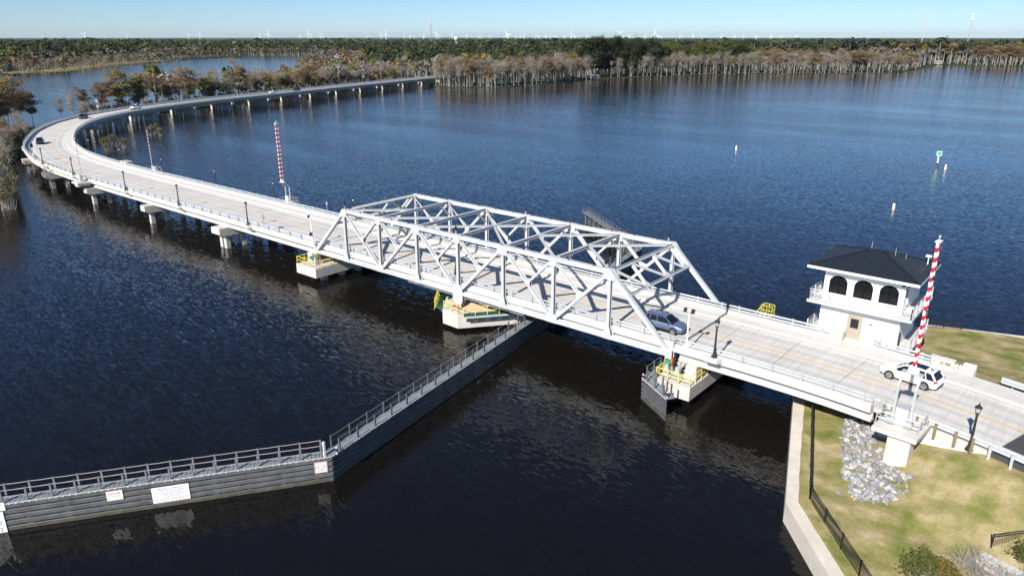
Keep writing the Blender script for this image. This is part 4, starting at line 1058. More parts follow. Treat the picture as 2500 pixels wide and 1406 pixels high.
# ------------------------------------------------------------------ seawall caps, fences
def seawall(name, label, outer, inner, z=-2.6):
    t = thing(name, label, 'seawall', (outer[1][0],outer[1][1],ZW))
    for (a,b),(c,d) in zip(zip(outer[:-1],outer[1:]), zip(inner[:-1],inner[1:])):
        poly = [a,b,d,c]
        A = sum(poly[i][0]*poly[(i+1)%4][1]-poly[(i+1)%4][0]*poly[i][1] for i in range(4))
        if A < 0: poly = poly[::-1]
        MB().prism(poly, ZW-2.5, z).obj('cap_section', M['cap_concrete'], t, world=True)
    return t
seawall('seawall','pale concrete seawall cap bending along the near bank and its black fence',SEA_N,SEA_NI)
seawall('seawall','pale concrete seawall cap along the far edge of the lawn behind the street',SEA_F,SEA_FI)
def fence(label, pts, zs, h=1.2, step=2.3, gap=.115):
    t = thing('picket_fence', label, 'fence', (*pts[0],zs[0])); n_p = 0; rest = MB()
    for k, ((x0,y0),(x1,y1)) in enumerate(zip(pts[:-1],pts[1:])):
        L = math.hypot(x1-x0,y1-y0); n = max(1,round(L/step)); z0, z1 = zs[k], zs[k+1]
        for j in range(n+1):
            u = j/n; x,y,z = x0+(x1-x0)*u, y0+(y1-y0)*u, z0+(z1-z0)*u
            MB().box(x-.04,x+.04,y-.04,y+.04,z-.2,z+h+.06).obj('fence_post', M['black'], t, world=True)
        for hh in (.12, h-.18, h): MB().bar((x0,y0,z0+hh),(x1,y1,z1+hh),.03,.04).obj('fence_rail', M['black'], t, world=True)
        m = int(L/gap); pk = MB(); pk.box(-.011,.011,-.011,.011,.05,h); pm = pk.mesh('picket', M['black'])
        for j in range(m):
            u = (j+.5)/m; x,y,z = x0+(x1-x0)*u, y0+(y1-y0)*u, z0+(z1-z0)*u
            if n_p < 290: link('picket', pm, t, M=Matrix.Translation(Vector((x,y,z))-Vector(t.location))); n_p += 1
            else: rest.box(x-.011,x+.011,y-.011,y+.011,z+.05,z+h)
    if rest.v: rest.obj('pickets', M['black'], t, world=True, kind='stuff')
fence('black metal picket fence following the near seawall beside the lawn',[(58.9,-27.3),(50.5,-17.3),(45.45,-11.3),(40.6,3.6)],[-2.6,-2.6,-2.6,-2.6])
fence('black metal picket fence on the far seawall behind the control house',[(40.2,28.2),(44.3,30.7),(47.6,31.9)],[-2.55,-2.55,-2.55],h=1.1)
fence('short black metal picket fence by the footpath in the bottom right corner',[(56.35,-10.2),(58.6,-7.8),(61,-5.5)],[-1.95,-1.75,-1.5],h=1.15)
# footpath in the corner
MB().prism([(55.6,-11.9),(57.2,-13.0),(62,-8.2),(62,-6.2),(60.5,-6.2),(56.3,-10.4)],-2.6,-1.9).obj('footpath', M['concrete'], kind='structure')

# ------------------------------------------------------------------ roadside: guard rails, monument blocks
def wbeam(mb, pts, z, th=.04):
    prof = [(-.155,0),(-.12,.05),(-.05,.08),(0,.02),(.05,.08),(.12,.05),(.155,0)]
    rows = []
    for k, p in enumerate(pts):
        a = pts[max(k-1,0)]; b = pts[min(k+1,len(pts)-1)]; t = (Vector(b)-Vector(a)).normalized(); n = Vector((t.y,-t.x,0))
        rows.append([Vector((p[0],p[1],z+dz)) + n*dn for dz, dn in prof])
    mb.rings(rows, closed=False, cap=False)
gr = thing('guard_rail','galvanised beam guard rail on brown wooden posts along the near street edge','guard rail',tuple(P(-52,-5.4,.3)))
gp_ = [P(s,-5.25,0) for s in np.arange(-66,-47.4,1.0)]
for z in (1.05,1.32):
    mb = MB(); wbeam(mb,[(p.x,p.y) for p in gp_],z) if False else wbeam(mb,[(p.x,p.y,0) for p in gp_],z); mb.obj('beam', M['galv'], gr, world=True)
for s in (-48.2,-48.8,-49.5,-50.9,-51.7,-52.4,-54.0,-55.3,-56.6,-58.2,-60):
    p = P(s,-5.48,0); MB().box(p.x-.09,p.x+.09,p.y-.09,p.y+.09,.12,1.30).obj('wood_post' if s > -56 else 'steel_post', M['wood'] if s > -56 else M['galv'], gr, world=True)
gr2 = thing('guard_rail','galvanised beam guard rail beside the far sidewalk at the right edge','guard rail',tuple(P(-53,7.6,.3)))
gp2 = [P(s,7.45 + .22*max(0,min(1,(-52.4-s)/-1.5))*0,0) for s in np.arange(-70,-51.6,1.0)]
mb = MB(); wbeam(mb,[(p.x,p.y,0) for p in gp2],1.15); wbeam(mb,[(p.x,p.y,0) for p in gp2],.88); mb.obj('beam', M['rail_metal'], gr2, world=True)
for s in np.arange(-68,-52.5,1.9):
    p = P(float(s),7.65,0); MB().box(p.x-.08,p.x+.08,p.y-.08,p.y+.08,-.3,1.30).obj('wood_post', M['wood'], gr2, world=True)
mo = thing('monument_block','white concrete parapet block with three coloured plaques beside the sidewalk','monument',(48.95,11.85,.7),R(-5))
MB().box(-.95,.95,-.3,.3,-.6,.72).obj('block', M['white'], mo); MB().box(-1.0,1.0,-.34,.34,.723,.83).obj('coping', M['concrete'], mo)
for x, w_, m_ in ((-.55,.22,'plaque_tan'),(-.02,.14,'plaque_red'),(.50,.24,'plaque_brown')): MB().box(x-w_,x+w_,-.325,-.303,.28,.62).obj('plaque', M[m_], mo)
mo2 = thing('end_block','short white concrete end block where the guard rail begins','monument',(51.05,11.95,.7),R(-8))
MB().box(-.48,.48,-.2,.35,-.6,.72).obj('block', M['white'], mo2)
MB().prism([(-.48,-.42),(.48,-.42),(.48,-.21),(-.48,-.21)],-.3,.45,[(-.4,-.3),(.48,-.3),(.48,-.21),(-.4,-.21)]).obj('toe', M['concrete'], mo2)
for k, s in enumerate((50.08,50.38)):
    p = (s,11.95,.7); b = thing('bollard','low white concrete bollard between the plaque block and the guard rail','bollard',p,0,'pair of low white bollards')
    MB().box(-.11,.11,-.11,.11,-.5,.42).obj('shaft', M['white'], b); MB().prism([(-.11,-.11),(.11,-.11),(.11,.11),(-.11,.11)],.422,.5,[(-.05,-.05),(.05,-.05),(.05,.05),(-.05,.05)]).obj('cap', M['white'], b)
# parapet transition wall beside the house
tw = MB(); a, b = P(-47.25,6.25,0), P(-48.0,6.95,0); tw.plate([(a.x,a.y,.3),(b.x,b.y,.3),(b.x,b.y,1.65),(a.x,a.y,1.25)],(.15,.35,0)); tw.obj('transition_wall', M['concrete'], ra, world=True)

# ------------------------------------------------------------------ riprap
rp = thing('riprap','heap of broken grey riprap stones spilling from the abutment down the lawn','rocks',(47,-3,-2.5))
def rock_meshes(n=8):
    out = []
    for k in range(n):
        r = random.Random(k); pts = []
        for _ in range(13):
            v = Vector((r.gauss(0,1),r.gauss(0,1),r.gauss(0,1))).normalized(); pts.append(Vector((v.x*r.uniform(.8,1.1),v.y*r.uniform(.6,.95),v.z*r.uniform(.5,.75))))
        import bmesh
        bm = bmesh.new()
        for p in pts: bm.verts.new(p)
        res = bmesh.ops.convex_hull(bm, input=bm.verts)
        bmesh.ops.delete(bm, geom=[g for g in res['geom_interior'] if isinstance(g, bmesh.types.BMVert)], context='VERTS')
        me = bpy.data.meshes.new('stone'); bm.to_mesh(me); bm.free(); me.materials.append(M['stone']); out.append(me)
    return out
ROCK = rock_meshes()
rip_poly = [(43.9,2.6),(44.4,-.2),(45.0,-2.9),(46.0,-5.5),(47.9,-9.3),(49.2,-9.0),(50.9,-7.2),(50.4,-5.6),(49.3,-4.2),(48.4,-3.1),(47.2,-1.2),(46.9,2.6)]
rr = random.Random(3); n_r = 0; tries = 0
while n_r < 300 and tries < 9000:
    tries += 1; x, y = rr.uniform(43.8,51), rr.uniform(-9.5,2.5)
    if not inside(rip_poly, x, y) and not (n_r > 270 and inside([(44.2,1),(45,-4),(47.2,-10.2),(50,-10),(52.2,-7.4),(51.2,-5),(49.5,-3.8)], x, y)): continue
    edge_ = min(1, (n_r)/300)
    s = rr.choice((.17,.21,.25,.28,.33,.22,.19)) * (1.2 if y < -6 else 1)
    z = lawn_z(x, y) + s*.25 + rr.uniform(0,.14)
    link('stone', rr.choice(ROCK), rp, M=Matrix.Translation(Vector((x,y,z))-Vector(rp.location)) @ Matrix.Rotation(rr.uniform(0,6.3),4,'Z') @ Matrix.Rotation(rr.uniform(-.6,.6),4,'X') @ Matrix.Diagonal((s*1.15,s*1.1,s*1.1,1))); n_r += 1
mb = MB(); n2 = 0
while n2 < 1100:
    x, y = rr.uniform(43.6,51), rr.uniform(-9.6,4.5)
    if not inside(rip_poly, x, y) and not (43.6 < x < 46.9 and 2.4 < y < 4.5): continue
    s = rr.uniform(.08,.19); z = lawn_z(x,y) + .0; me = rr.choice(ROCK); MM = Matrix.Translation((x,y,z)) @ Matrix.Rotation(rr.uniform(0,6.3),4,'Z') @ Matrix.Diagonal((s,s,s,1))
    mb.add([MM @ v.co for v in me.vertices],[tuple(p.vertices) for p in me.polygons]); n2 += 1
mat('stone_small',(.24,.24,.245),.9,noise=.3,nscale=2)
mb.obj('small_stones', M['stone_small'], rp, world=True, kind='stuff')

# ------------------------------------------------------------------ markers in the river
def buoy(x, y, label):
    t = thing('buoy', label, 'buoy', (x,y,ZW), 0, 'white can buoys'); MB().lathe((0,0,-.3),[(.24,0),(.27,.3),(.27,.36)],10).obj('collar', M['orange'], t)
    MB().lathe((0,0,.061),[(.25,0),(.22,1.15),(.16,1.25)],10).obj('body', M['sign_white'], t)
buoy(-35.1,160.2,'small white can buoy alone in mid river'); buoy(24.0,101.4,'small white can buoy nearest the control house'); buoy(22.1,161.4,'small white can buoy beside the green channel marker')
t = thing('channel_marker','green square daymark on a white post standing in the river','marker',(19.15,166.5,ZW),R(20))
MB().cyl((0,0,-2),(0,0,3.6),.2,.18,10).obj('post', M['sign_white'], t); MB().cyl((0,0,.1),(0,0,.8),.23,.23,10).obj('dark_band', M['black'], t)
MB().box(-.62,.62,-.27,-.22,2.85,4.0).obj('daymark', M['sign_white'], t); MB().box(-.52,.52,-.28,-.272,2.95,3.9).obj('green_panel', M['marker_green'], t)
# ------------------------------------------------------------------ vehicles. local +x is forward
def wheel(parent, x, y, r, w, rim_r):
    s = 1 if y > 0 else -1
    t = MB().cyl((x,y-w/2,r),(x,y+w/2,r),r,None,22).obj('wheel', M['tyre'], parent)
    mb = MB(); mb.cyl((x,y+s*(w/2-.03),r),(x,y+s*(w/2+.006),r),rim_r,rim_r,18); mb.obj('rim_well', M['black'], t)
    sp = MB()
    for k in range(10):
        a = 2*math.pi*k/10; c, d = math.cos(a), math.sin(a)
        sp.bar((x+c*.05,y+s*(w/2+.012),r+d*.05),(x+c*rim_r*.93,y+s*(w/2+.012),r+d*rim_r*.93),.045,.02,up=(0,1,0))
    n = 18
    for k in range(n):
        a, b = 2*math.pi*k/n, 2*math.pi*(k+1)/n
        sp.bar((x+math.cos(a)*rim_r*.95,y+s*(w/2+.01),r+math.sin(a)*rim_r*.95),(x+math.cos(b)*rim_r*.95,y+s*(w/2+.01),r+math.sin(b)*rim_r*.95),.04,.03,up=(0,1,0))
    sp.obj('rim', M['rim'], t)
def suv(loc, rotz, label, paint, L=4.6, Wd=1.86, Hh=1.66, wb=2.71, clad=True, style='suv', sunroof=False, low=False, group=None):
    t = thing('car' if style != 'pickup' else 'pickup_truck', label, 'car' if style != 'pickup' else 'truck', loc, rotz, group)
    f, b = L/2, -L/2; w = Wd/2; r = .355 if L < 4.9 else .39
    # cabin key points along x: rear belt, rear roof, mid roof, front roof, cowl ; belt and hood heights
    if style == 'suv': xr, xrr, xf, xc, belt, nose = b+.16, b+.62, f-1.98, f-1.12, Hh*.615, Hh*.50
    elif style == 'sedan': xr, xrr, xf, xc, belt, nose = b+.75, b+1.45, f-2.12, f-1.30, .92, .70
    else: xr, xrr, xf, xc, belt, nose = b+1.78, b+1.95, f-2.15, f-1.50, 1.12, .98
    hood = belt; low = .25 if style != 'pickup' else .40
    st = [(b,.76*w,low+.20,belt*.80),(b+.05,.90*w,low+.10,belt*.93),(b+.30,.975*w,low+.03,belt*.985),(b+.9,w,low,belt),(0,w,low,belt*.99),(xc-.25,w,low,belt*.985),(xc+.05,.99*w,low,belt*.985),
          (f-.62,.965*w,low+.03,belt*.5+nose*.5+.03),(f-.28,.92*w,low+.06,nose+.02),(f-.08,.84*w,low+.10,nose-.09),(f,.68*w,low+.17,nose-.22)]
    rows = []
    for x, hw, sz, tz in st:
        half = [(hw*.88,sz),(hw*.985,sz+.12),(hw,(sz*.45+tz*.55)),(hw*.975,tz-.07),(hw*.90,tz),(hw*.45,tz+.022),(0,tz+.03)]
        rows.append([(x,y,z) for y,z in half] + [(x,-y,z) for y,z in half[-2::-1]])
    mb = MB(); n = len(rows[0]); V = [p for r_ in rows for p in r_]; F = []
    for k in range(len(rows)-1):
        for i in range(n-1): F.append((k*n+i, k*n+i+1, (k+1)*n+i+1, (k+1)*n+i))
        F.append((k*n+n-1,k*n,(k+1)*n,(k+1)*n+n-1))
    F += [tuple(range(n-1,-1,-1)), tuple(range((len(rows)-1)*n,len(rows)*n))]
    mb.add(V,F); body = mb.obj('body', M[paint], t, smooth=True)
    bev = body.modifiers.new('edge','EDGE_SPLIT'); bev.split_angle = R(40)
    # cabin: roof panel, glass panes, pillars
    hb, hr = .93*w, .73*w; zb, zr = belt-.01, Hh; zrf, zrr = Hh*.965, Hh*(.95 if style == 'suv' else .97)
    xm = (xf+xrr)/2
    rs = []
    for x, z, k in ((xrr-.10,zrr-.02,.94),(xrr+.25,zrr+.02,1.0),(xm-.2,zr,1.02),(xm+.5,zr-.01,1.02),(xf-.12,zrf+.015,1.0),(xf+.03,zrf-.02,.97)):
        rs.append([(x,hr*k,z-.05),(x,hr*k*.93,z-.005),(x,hr*k*.5,z+.02),(x,0,z+.03),(x,-hr*k*.5,z+.02),(x,-hr*k*.93,z-.005),(x,-hr*k,z-.05)])
    top = MB(); top.rings(rs, closed=False, cap=False); top.rings([[(p[0],p[1],p[2]-.05) for p in q_] for q_ in rs], closed=False, cap=False)
    top.obj('roof', M[paint], t, smooth=True)
    def pane(name, pts, m='glass_dark'):
        MB().add([Vector(p) for p in pts],[tuple(range(len(pts)))]).obj(name, M[m], t)
    def pillar(p, q, wd=.07): MB().bar(p, q, wd, .05, up=(0,1,0)).obj('pillar', M[paint], t)
    cuts = {'suv':[0,.22,.56,1],'sedan':[0,.5,1],'pickup':[0,.45,1]}[style]
    pane('windshield', [(xc,-.80*w,zb+.02),(xc,.80*w,zb+.02),(xf,hr*.93,zrf-.03),(xf,-hr*.93,zrf-.03)])
    pane('rear_window', [(xr,.78*w,zb+.02),(xr,-.78*w,zb+.02),(xrr-.06,-hr*.92,zrr-.03),(xrr-.06,hr*.92,zrr-.03)])
    for sd in (1,-1):
        B0, B1, R0, R1 = Vector((xr+.06,sd*hb,zb)), Vector((xc-.30 if style!='pickup' else xc-.15,sd*hb,zb)), Vector((xrr+.02,sd*hr,zrr-.05)), Vector((xf-.03,sd*hr,zrf-.05))
        Rm = lambda u: R0.lerp(R1,u)+Vector((0,0,.05*math.sin(math.pi*u)))
        for a, c in zip(cuts[:-1],cuts[1:]): pane('side_window', [B0.lerp(B1,a+.012),B0.lerp(B1,c-.012),Rm(c-.012),Rm((a+c)/2),Rm(a+.012)])
        for u in cuts[1:-1]: pillar(B0.lerp(B1,u),Rm(u),.06)
        pillar(B1+Vector((.30 if style!='pickup' else .15,-sd*.06,0)), Vector((xf+.02,sd*hr*.97,zrf-.03)),.08)
        pillar(B0+Vector((-.05,-sd*.05,0)), Vector((xrr-.04,sd*hr*.97,zrr-.03)),.16 if style=='suv' else .12)
        MB().add([B1,B1+Vector((.30,-sd*.06,0)),Vector((xf+.02,sd*hr*.97,zrf-.03)),R1],[(0,1,2,3)]).obj('quarter_panel', M[paint if style!='suv' else 'glass_dark'], t)
        MB().bar((xr+.1,sd*(hb+.012),zb),(xc-.1,sd*(hb+.012),zb),.03,.035).obj('belt_trim', M['galv'] if paint != 'paint_black' else M['black'], t)
    if style == 'suv':
        MB().box(xrr-.26,xrr-.02,-.86*hr,.86*hr,zrr-.05,zrr-.015).obj('spoiler', M['black'], t)
        for y in (-1,1): MB().bar((xrr+.25,y*.90*hr,Hh+.01),(xf-.25,y*.90*hr,Hh+.0),.04,.05).obj('roof_rail', M[paint] if paint!='paint_silver' else M['black'], t)
    if sunroof:
        MB().box(b+1.20,b+2.30,-.66*hr,.66*hr,Hh,Hh+.045).obj('sunroof', M['glass_dark'], t); MB().box(b+2.45,xf-.12,-.62*hr,.62*hr,Hh*.985,Hh+.022).obj('sunroof', M['glass_dark'], t)
        MB().box(b+.75,b+.95,-.05,.05,Hh*.97,Hh*.99+.08).obj('antenna_fin', M['black'], t)
    if style == 'pickup':
        MB().box(b+.10,b+1.72,-.86*w,.86*w,1.05,1.165).obj('bed_cover', M['black'], t)
    # lights, grille, bumpers, mirrors, handles
    for y in (-1,1):
        fx = f-.16; MB().plate([(fx-.36,y*.90*w,nose-.02),(fx+.04,y*.80*w,nose-.13),(fx+.06,y*.72*w,nose-.07),(fx-.32,y*.84*w,nose+.035)],(.03,y*.05,.02)).obj('headlight', M['headlamp'], t)
        z0 = belt*.78
        MB().plate([(b+.02,y*.80*w,z0),(b+.30,y*.975*w,z0+.02),(b+.26,y*.955*w,z0+.26),(b+.04,y*.74*w,z0+.24)],(-.02,y*.02,0)).obj('taillight', M['tail_red'], t)
        MB().bar((xc-.32,y*(w-.02),belt+.05),(xc-.32,y*(w+.17),belt+.09),.16,.14).obj('mirror', M[paint], t)
        for x in (b+1.25,b+2.35): MB().bar((x,y*(w*.985),belt-.13),(x+.2,y*(w*.985),belt-.13),.03,.03).obj('door_handle', M[paint], t)
        if clad: MB().bar((-wb/2+.42,y*(w*.985),.33),(wb/2-.42,y*(w*.985),.33),.05,.22).obj('sill_cladding', M['black'], t)
    MB().box(f-.10,f+.012,-.46*w,.46*w,nose-.34,nose-.20).obj('grille', M['black'], t); MB().box(f-.16,f-.01,-.66*w,.66*w,low+.10,low+.2).obj('air_intake', M['black'], t)
    MB().box(b-.012,b+.12,-.68*w,.68*w,low+.12,low+.24).obj('bumper', M['black'], t); MB().box(b-.01,b+.1,-.26,.26,.74,.86).obj('licence_plate', M['sign_white'], t)
    MB().box(b+.5,f-.5,-.8*w,.8*w,.16,.26).obj('underbody', M['black'], t)
    for x in (-wb/2-.02,wb/2+.02):
        for y in (-1,1):
            MB().cyl((x,y*(w*.70),r+.02),(x,y*(w*1.004),r+.02),r+.07,r+.07,20).obj('wheel_arch', M['black'] if clad else M['tyre'], t)
            wheel(t, x, y*(w-.10), r, .225, r*.70)
    return t
def on_road(s, d): p = P(s, d, ZR+.004); return (p.x, p.y, p.z)
hd = lambda s: heading(s)
suv((25.25,3.95,ZR+.004), 0, 'silver blue SUV driving off the right end of the truss', 'paint_silver')
suv((47.45,6.95,ZR+.012), math.pi-R(10), 'large white SUV on the street behind the raised striped barrier', 'paint_white', L=4.8, Wd=1.92, Hh=1.62, wb=2.82, clad=False, sunroof=True)
suv(on_road(176.5,-1.9), hd(176.5)+math.pi, 'dark grey SUV rounding the bend on the near side of the yellow line', 'paint_dark', clad=False)
suv(on_road(247.5,-1.6), hd(247.5)+math.pi, 'black SUV at the start of the far straight, beyond the bend', 'paint_black', L=4.9)
suv(on_road(284.5,-1.2), hd(284.5)+math.pi, 'white pickup truck with dark bed cover on the far straight', 'paint_white', L=5.6, Wd=1.98, Hh=1.88, wb=3.5, style='pickup', clad=False)
suv(on_road(377.5,-1.6), hd(377.5)+math.pi, 'small white sedan on the far straight just ahead of a black SUV', 'paint_white', L=4.7, Wd=1.8, Hh=1.45, wb=2.75, style='sedan', clad=False)
suv(on_road(397.5,-1.2), hd(397.5)+math.pi, 'black SUV on the far straight just behind a white sedan', 'paint_black', L=5.0, Hh=1.85)
# ------------------------------------------------------------------ foliage
def np_mesh(name, V, F, mat_, C=None):
    """V (n,3), F (m,k) index array; C per-face colour (m,3)"""
    me = bpy.data.meshes.new(name); V = np.asarray(V, np.float32); F = np.asarray(F, np.int32); m, k = F.shape
    me.vertices.add(len(V)); me.vertices.foreach_set('co', V.ravel())
    me.loops.add(m*k); me.loops.foreach_set('vertex_index', F.ravel())
    me.polygons.add(m); me.polygons.foreach_set('loop_start', np.arange(0, m*k, k, dtype=np.int32))
    me.materials.append(mat_)
    if C is not None:
        a = me.color_attributes.new('col', 'FLOAT_COLOR', 'POINT'); cc = np.ones((len(V),4), np.float32)
        cc[F.ravel(),:3] = np.repeat(np.asarray(C,np.float32), k, axis=0); a.data.foreach_set('color', cc.ravel())
    me.update(calc_edges=True); return me
def quads(P0, N, S, asp=1., r=None):
    """leaf faces: centres P0, normals N, sizes S -> V, F"""
    r = r or rng; n = len(P0); N = N/np.maximum(np.linalg.norm(N,axis=1,keepdims=True),1e-6)
    ref = r.normal(size=(n,3)); U_ = np.cross(N, ref); U_ /= np.maximum(np.linalg.norm(U_,axis=1,keepdims=True),1e-6); W_ = np.cross(N, U_)
    S = np.asarray(S)[:,None]*np.ones((n,1)); A = U_*S*asp; B = W_*S
    V = np.stack([P0-A-B*.5, P0+A*.2-B, P0+A+B*.3, P0-A*.3+B],1).reshape(-1,3)
    return V, np.arange(4*n).reshape(n,4)
PAL = {'rust':[(.235,.14,.078),(.265,.165,.092),(.205,.13,.078),(.28,.185,.095)],
       'grey':[(.37,.345,.31),(.42,.395,.36),(.31,.285,.25),(.36,.325,.285)],
       'olive':[(.19,.165,.042),(.23,.175,.045),(.13,.135,.036),(.26,.18,.055)],
       'green':[(.042,.060,.030),(.055,.076,.035),(.033,.050,.028),(.068,.088,.040)],
       'yellowgreen':[(.115,.135,.036),(.14,.155,.042),(.09,.12,.034),(.165,.165,.05)],
       'scrub':[(.17,.165,.075),(.23,.215,.14),(.28,.25,.19),(.13,.145,.05)],
       'midgreen':[(.075,.092,.040),(.088,.10,.045),(.062,.083,.038),(.098,.105,.05)],
       'redleaf':[(.13,.065,.045),(.16,.085,.05),(.11,.06,.045),(.15,.10,.055)]}
def pick(pal, n, r=None, jit=.22):
    r = r or rng; a = np.array(PAL[pal]); c = a[r.integers(0,len(a),n)]; return c*(1+r.uniform(-jit,jit,(n,1)))
def wood(seed, H_, style):
    """tapered trunk with buttress, limbs and twigs; returns MB and the list of twig ends"""
    r = random.Random(seed); mb = MB(); tips = []
    def limb(p, d, L, r0, depth, seg=3):
        q = Vector(p); d = Vector(d).normalized(); rr_ = r0
        for k in range(seg):
            d2 = (d + Vector((r.uniform(-.22,.22),r.uniform(-.22,.22),r.uniform(-.08,.16)))).normalized()
            e = q + d2*(L/seg); r1 = r0*(1-(k+1)/seg*.75)
            mb.cyl(q, e, rr_, r1, 4 if depth else 6, False)
            if depth < 2 and k > 0 or (depth == 0):
                for _ in range(2 if depth else 3):
                    a = r.uniform(0,6.28); s = (d2*.55 + Vector((math.cos(a),math.sin(a),r.uniform(-.1,.5)))*.75).normalized()
                    limb(e, s, L*r.uniform(.32,.55), r1*.55, depth+1, 2) if depth < 2 else None
            q, d, rr_ = e, d2, r1
        tips.append((q, depth))
    base = .021*H_ * (1.1 if style in ('rust','grey') else 1.1)
    prof = [(base*1.25,0),(base*.72,.05*H_),(base*.5,.15*H_),(base*.42,.5*H_),(base*.2,.85*H_),(base*.06,H_*.98)]
    lean = (r.uniform(-.03,.03)*H_, r.uniform(-.03,.03)*H_)
    for (r0,z0),(r1,z1) in zip(prof[:-1],prof[1:]):
        f0, f1 = z0/H_, z1/H_
        mb.cyl((lean[0]*f0,lean[1]*f0,z0-.6*(z0==0)),(lean[0]*f1,lean[1]*f1,z1),r0,r1,7,False)
    n = {'rust':13,'grey':14,'olive':14,'green':12,'yellowgreen':12,'redleaf':12}[style]
    lo_ = {'rust':r.uniform(.36,.55),'grey':r.uniform(.30,.5),'olive':.38,'green':.28,'yellowgreen':.35,'redleaf':.35}[style]
    for k in range(n):
        u = lo_ + (1-lo_)*(k+r.random())/n*.96; a = k*2.4 + r.uniform(-.5,.5)
        reach = H_*({'rust':.21,'grey':.17,'olive':.22}.get(style,.22))*(1.05-.45*abs(u-.72)/.3*(.8 if u > .72 else 1)); up = .30 if style in ('rust','olive') else .55
        reach *= r.uniform(.5,1.35)
        limb((lean[0]*u,lean[1]*u,u*H_), (math.cos(a),math.sin(a),up+r.uniform(-.15,.25)), max(reach,.08*H_), base*.3*(1.2-u*.7), 0)
    return mb, tips
def tree_proto(style, seed, H_, name='tree', leafn=1.):
    """meshes (wood, crown) of one tree"""
    r = np.random.default_rng(seed); mb, tips = wood(seed, H_, style)
    wm = mb.mesh('trunk', M['bark'] if style in ('rust','grey') else M['bark_dark'])
    T_ = np.array([t[0] for t in tips]); d = np.array([t[1] for t in tips]); T_ = T_[(d >= 1)]
    if style == 'grey':
        k = int(8*leafn); c = np.repeat(T_,k,0) + r.normal(size=(len(T_)*k,3))*np.array([.055,.055,.04])*H_*.75
        N_ = r.normal(size=c.shape); N_[:,2] *= .4; V, F = quads(c, N_, r.uniform(.10,.24,len(c))*H_/14, .22, r); V2, F2 = quads(c[::11], r.normal(size=c[::11].shape), r.uniform(.12,.25,len(c[::11]))*H_/14, .9, r)
        C = np.concatenate([pick('grey',len(F),r), pick('rust',len(F2),r)*.9]); F = np.concatenate([F, F2+len(V)]); V = np.concatenate([V,V2])
    else:
        k = int({'rust':8,'olive':9,'green':26,'yellowgreen':24,'redleaf':20}[style]*leafn)
        flat = .022 if style in ('rust','olive') else .045
        c = np.repeat(T_,k,0) + r.normal(size=(len(T_)*k,3))*np.array([.05,.05,flat])*H_*(.85 if style=='rust' else 1)
        if style in ('green','yellowgreen','redleaf'):            # add an inner volume so the crown is closed
            nC = 45; cen = r.normal(size=(nC,3)); cen /= np.linalg.norm(cen,axis=1,keepdims=True); cen *= np.array([.23,.23,.30])*H_*r.uniform(.6,1,(nC,1)); cen[:,2] += .64*H_
            kk = int(36*leafn); c = np.concatenate([c, np.repeat(cen,kk,0)+r.normal(size=(nC*kk,3))*.045*H_])
        ctr = np.array([0,0,.6*H_]); N_ = (c-ctr); N_ /= np.linalg.norm(N_,axis=1,keepdims=True); N_ = N_*.7 + r.normal(size=c.shape)*.55; N_[:,2] += .5
        S = r.uniform(.14,.30,len(c))*H_/15; V, F = quads(c, N_, S, .8, r); C = pick(style, len(F), r)
        if style in ('rust','olive'):
            if style == 'rust': m_ = r.random(len(F)) < .16; C[m_] = pick('olive', m_.sum(), r)
            k2 = 5; c2 = np.repeat(T_,k2,0)+r.normal(size=(len(T_)*k2,3))*np.array([.05,.05,.035])*H_; V2, F2 = quads(c2, r.normal(size=c2.shape), r.uniform(.1,.24,len(c2))*H_/14, .2, r)
            C = np.concatenate([C, pick('grey',len(F2),r)]); F = np.concatenate([F, F2+len(V)]); V = np.concatenate([V,V2])
    return wm, np_mesh('crown', V, F, M['leaf'], C)
def shrub_proto(seed, H_, pal='scrub'):
    r = np.random.default_rng(seed); n = 22; mb = MB(); tips = []
    for k in range(n):
        a = r.uniform(0,6.28); l = H_*r.uniform(.6,1.05); e = Vector((math.cos(a)*H_*r.uniform(.05,.42),math.sin(a)*H_*r.uniform(.05,.42),l)); b0 = Vector((math.cos(a)*.12*H_,math.sin(a)*.12*H_,-.3)); m_ = b0.lerp(e,.55)+Vector((r.normal()*.05*H_,r.normal()*.05*H_,0))
        mb.cyl(b0,m_,.012*H_,.008*H_,4,False); mb.cyl(m_,e,.008*H_,.003*H_,4,False); tips += [e,m_.lerp(e,.5),m_.lerp(e,.8)]
    T_ = np.array(tips); k = 22; c = np.repeat(T_,k,0)+r.normal(size=(len(T_)*k,3))*.075*H_
    N_ = r.normal(size=c.shape); N_[:,2] += .6; V, F = quads(c,N_,r.uniform(.03,.07,len(c))*H_*.6,.6,r); C = pick(pal,len(F),r)
    return mb.mesh('stems', M['bark']), np_mesh('foliage', V, F, M['leaf'], C)
PROTO = {}
for st, hs, cnt in (('rust',15,5),('grey',14,6),('olive',14,3),('green',18,4),('yellowgreen',18,3),('redleaf',14,1)):
    PROTO[st] = [(hs, *tree_proto(st, 100+17*k+len(st), hs)) for k in range(cnt)]
SHRUB = [(3.0,*shrub_proto(40+k,3.0)) for k in range(4)]
def plant(style, x, y, h_, label, group, z=-3.9, name=None, cat='tree'):
    pr = random.choice(PROTO[style]); s = h_/pr[0]
    nm = name or {'rust':'cypress_tree','grey':'cypress_tree','olive':'cypress_tree','green':'pine_tree','yellowgreen':'broadleaf_tree','redleaf':'broadleaf_tree'}[style]
    t = thing(nm, label, cat, (x,y,z), random.uniform(0,6.28), group); k = random.uniform(.85,1.15); t.scale = (s*k,s*k,s)
    link('trunk', pr[1], t); link('crown', pr[2], t); return t
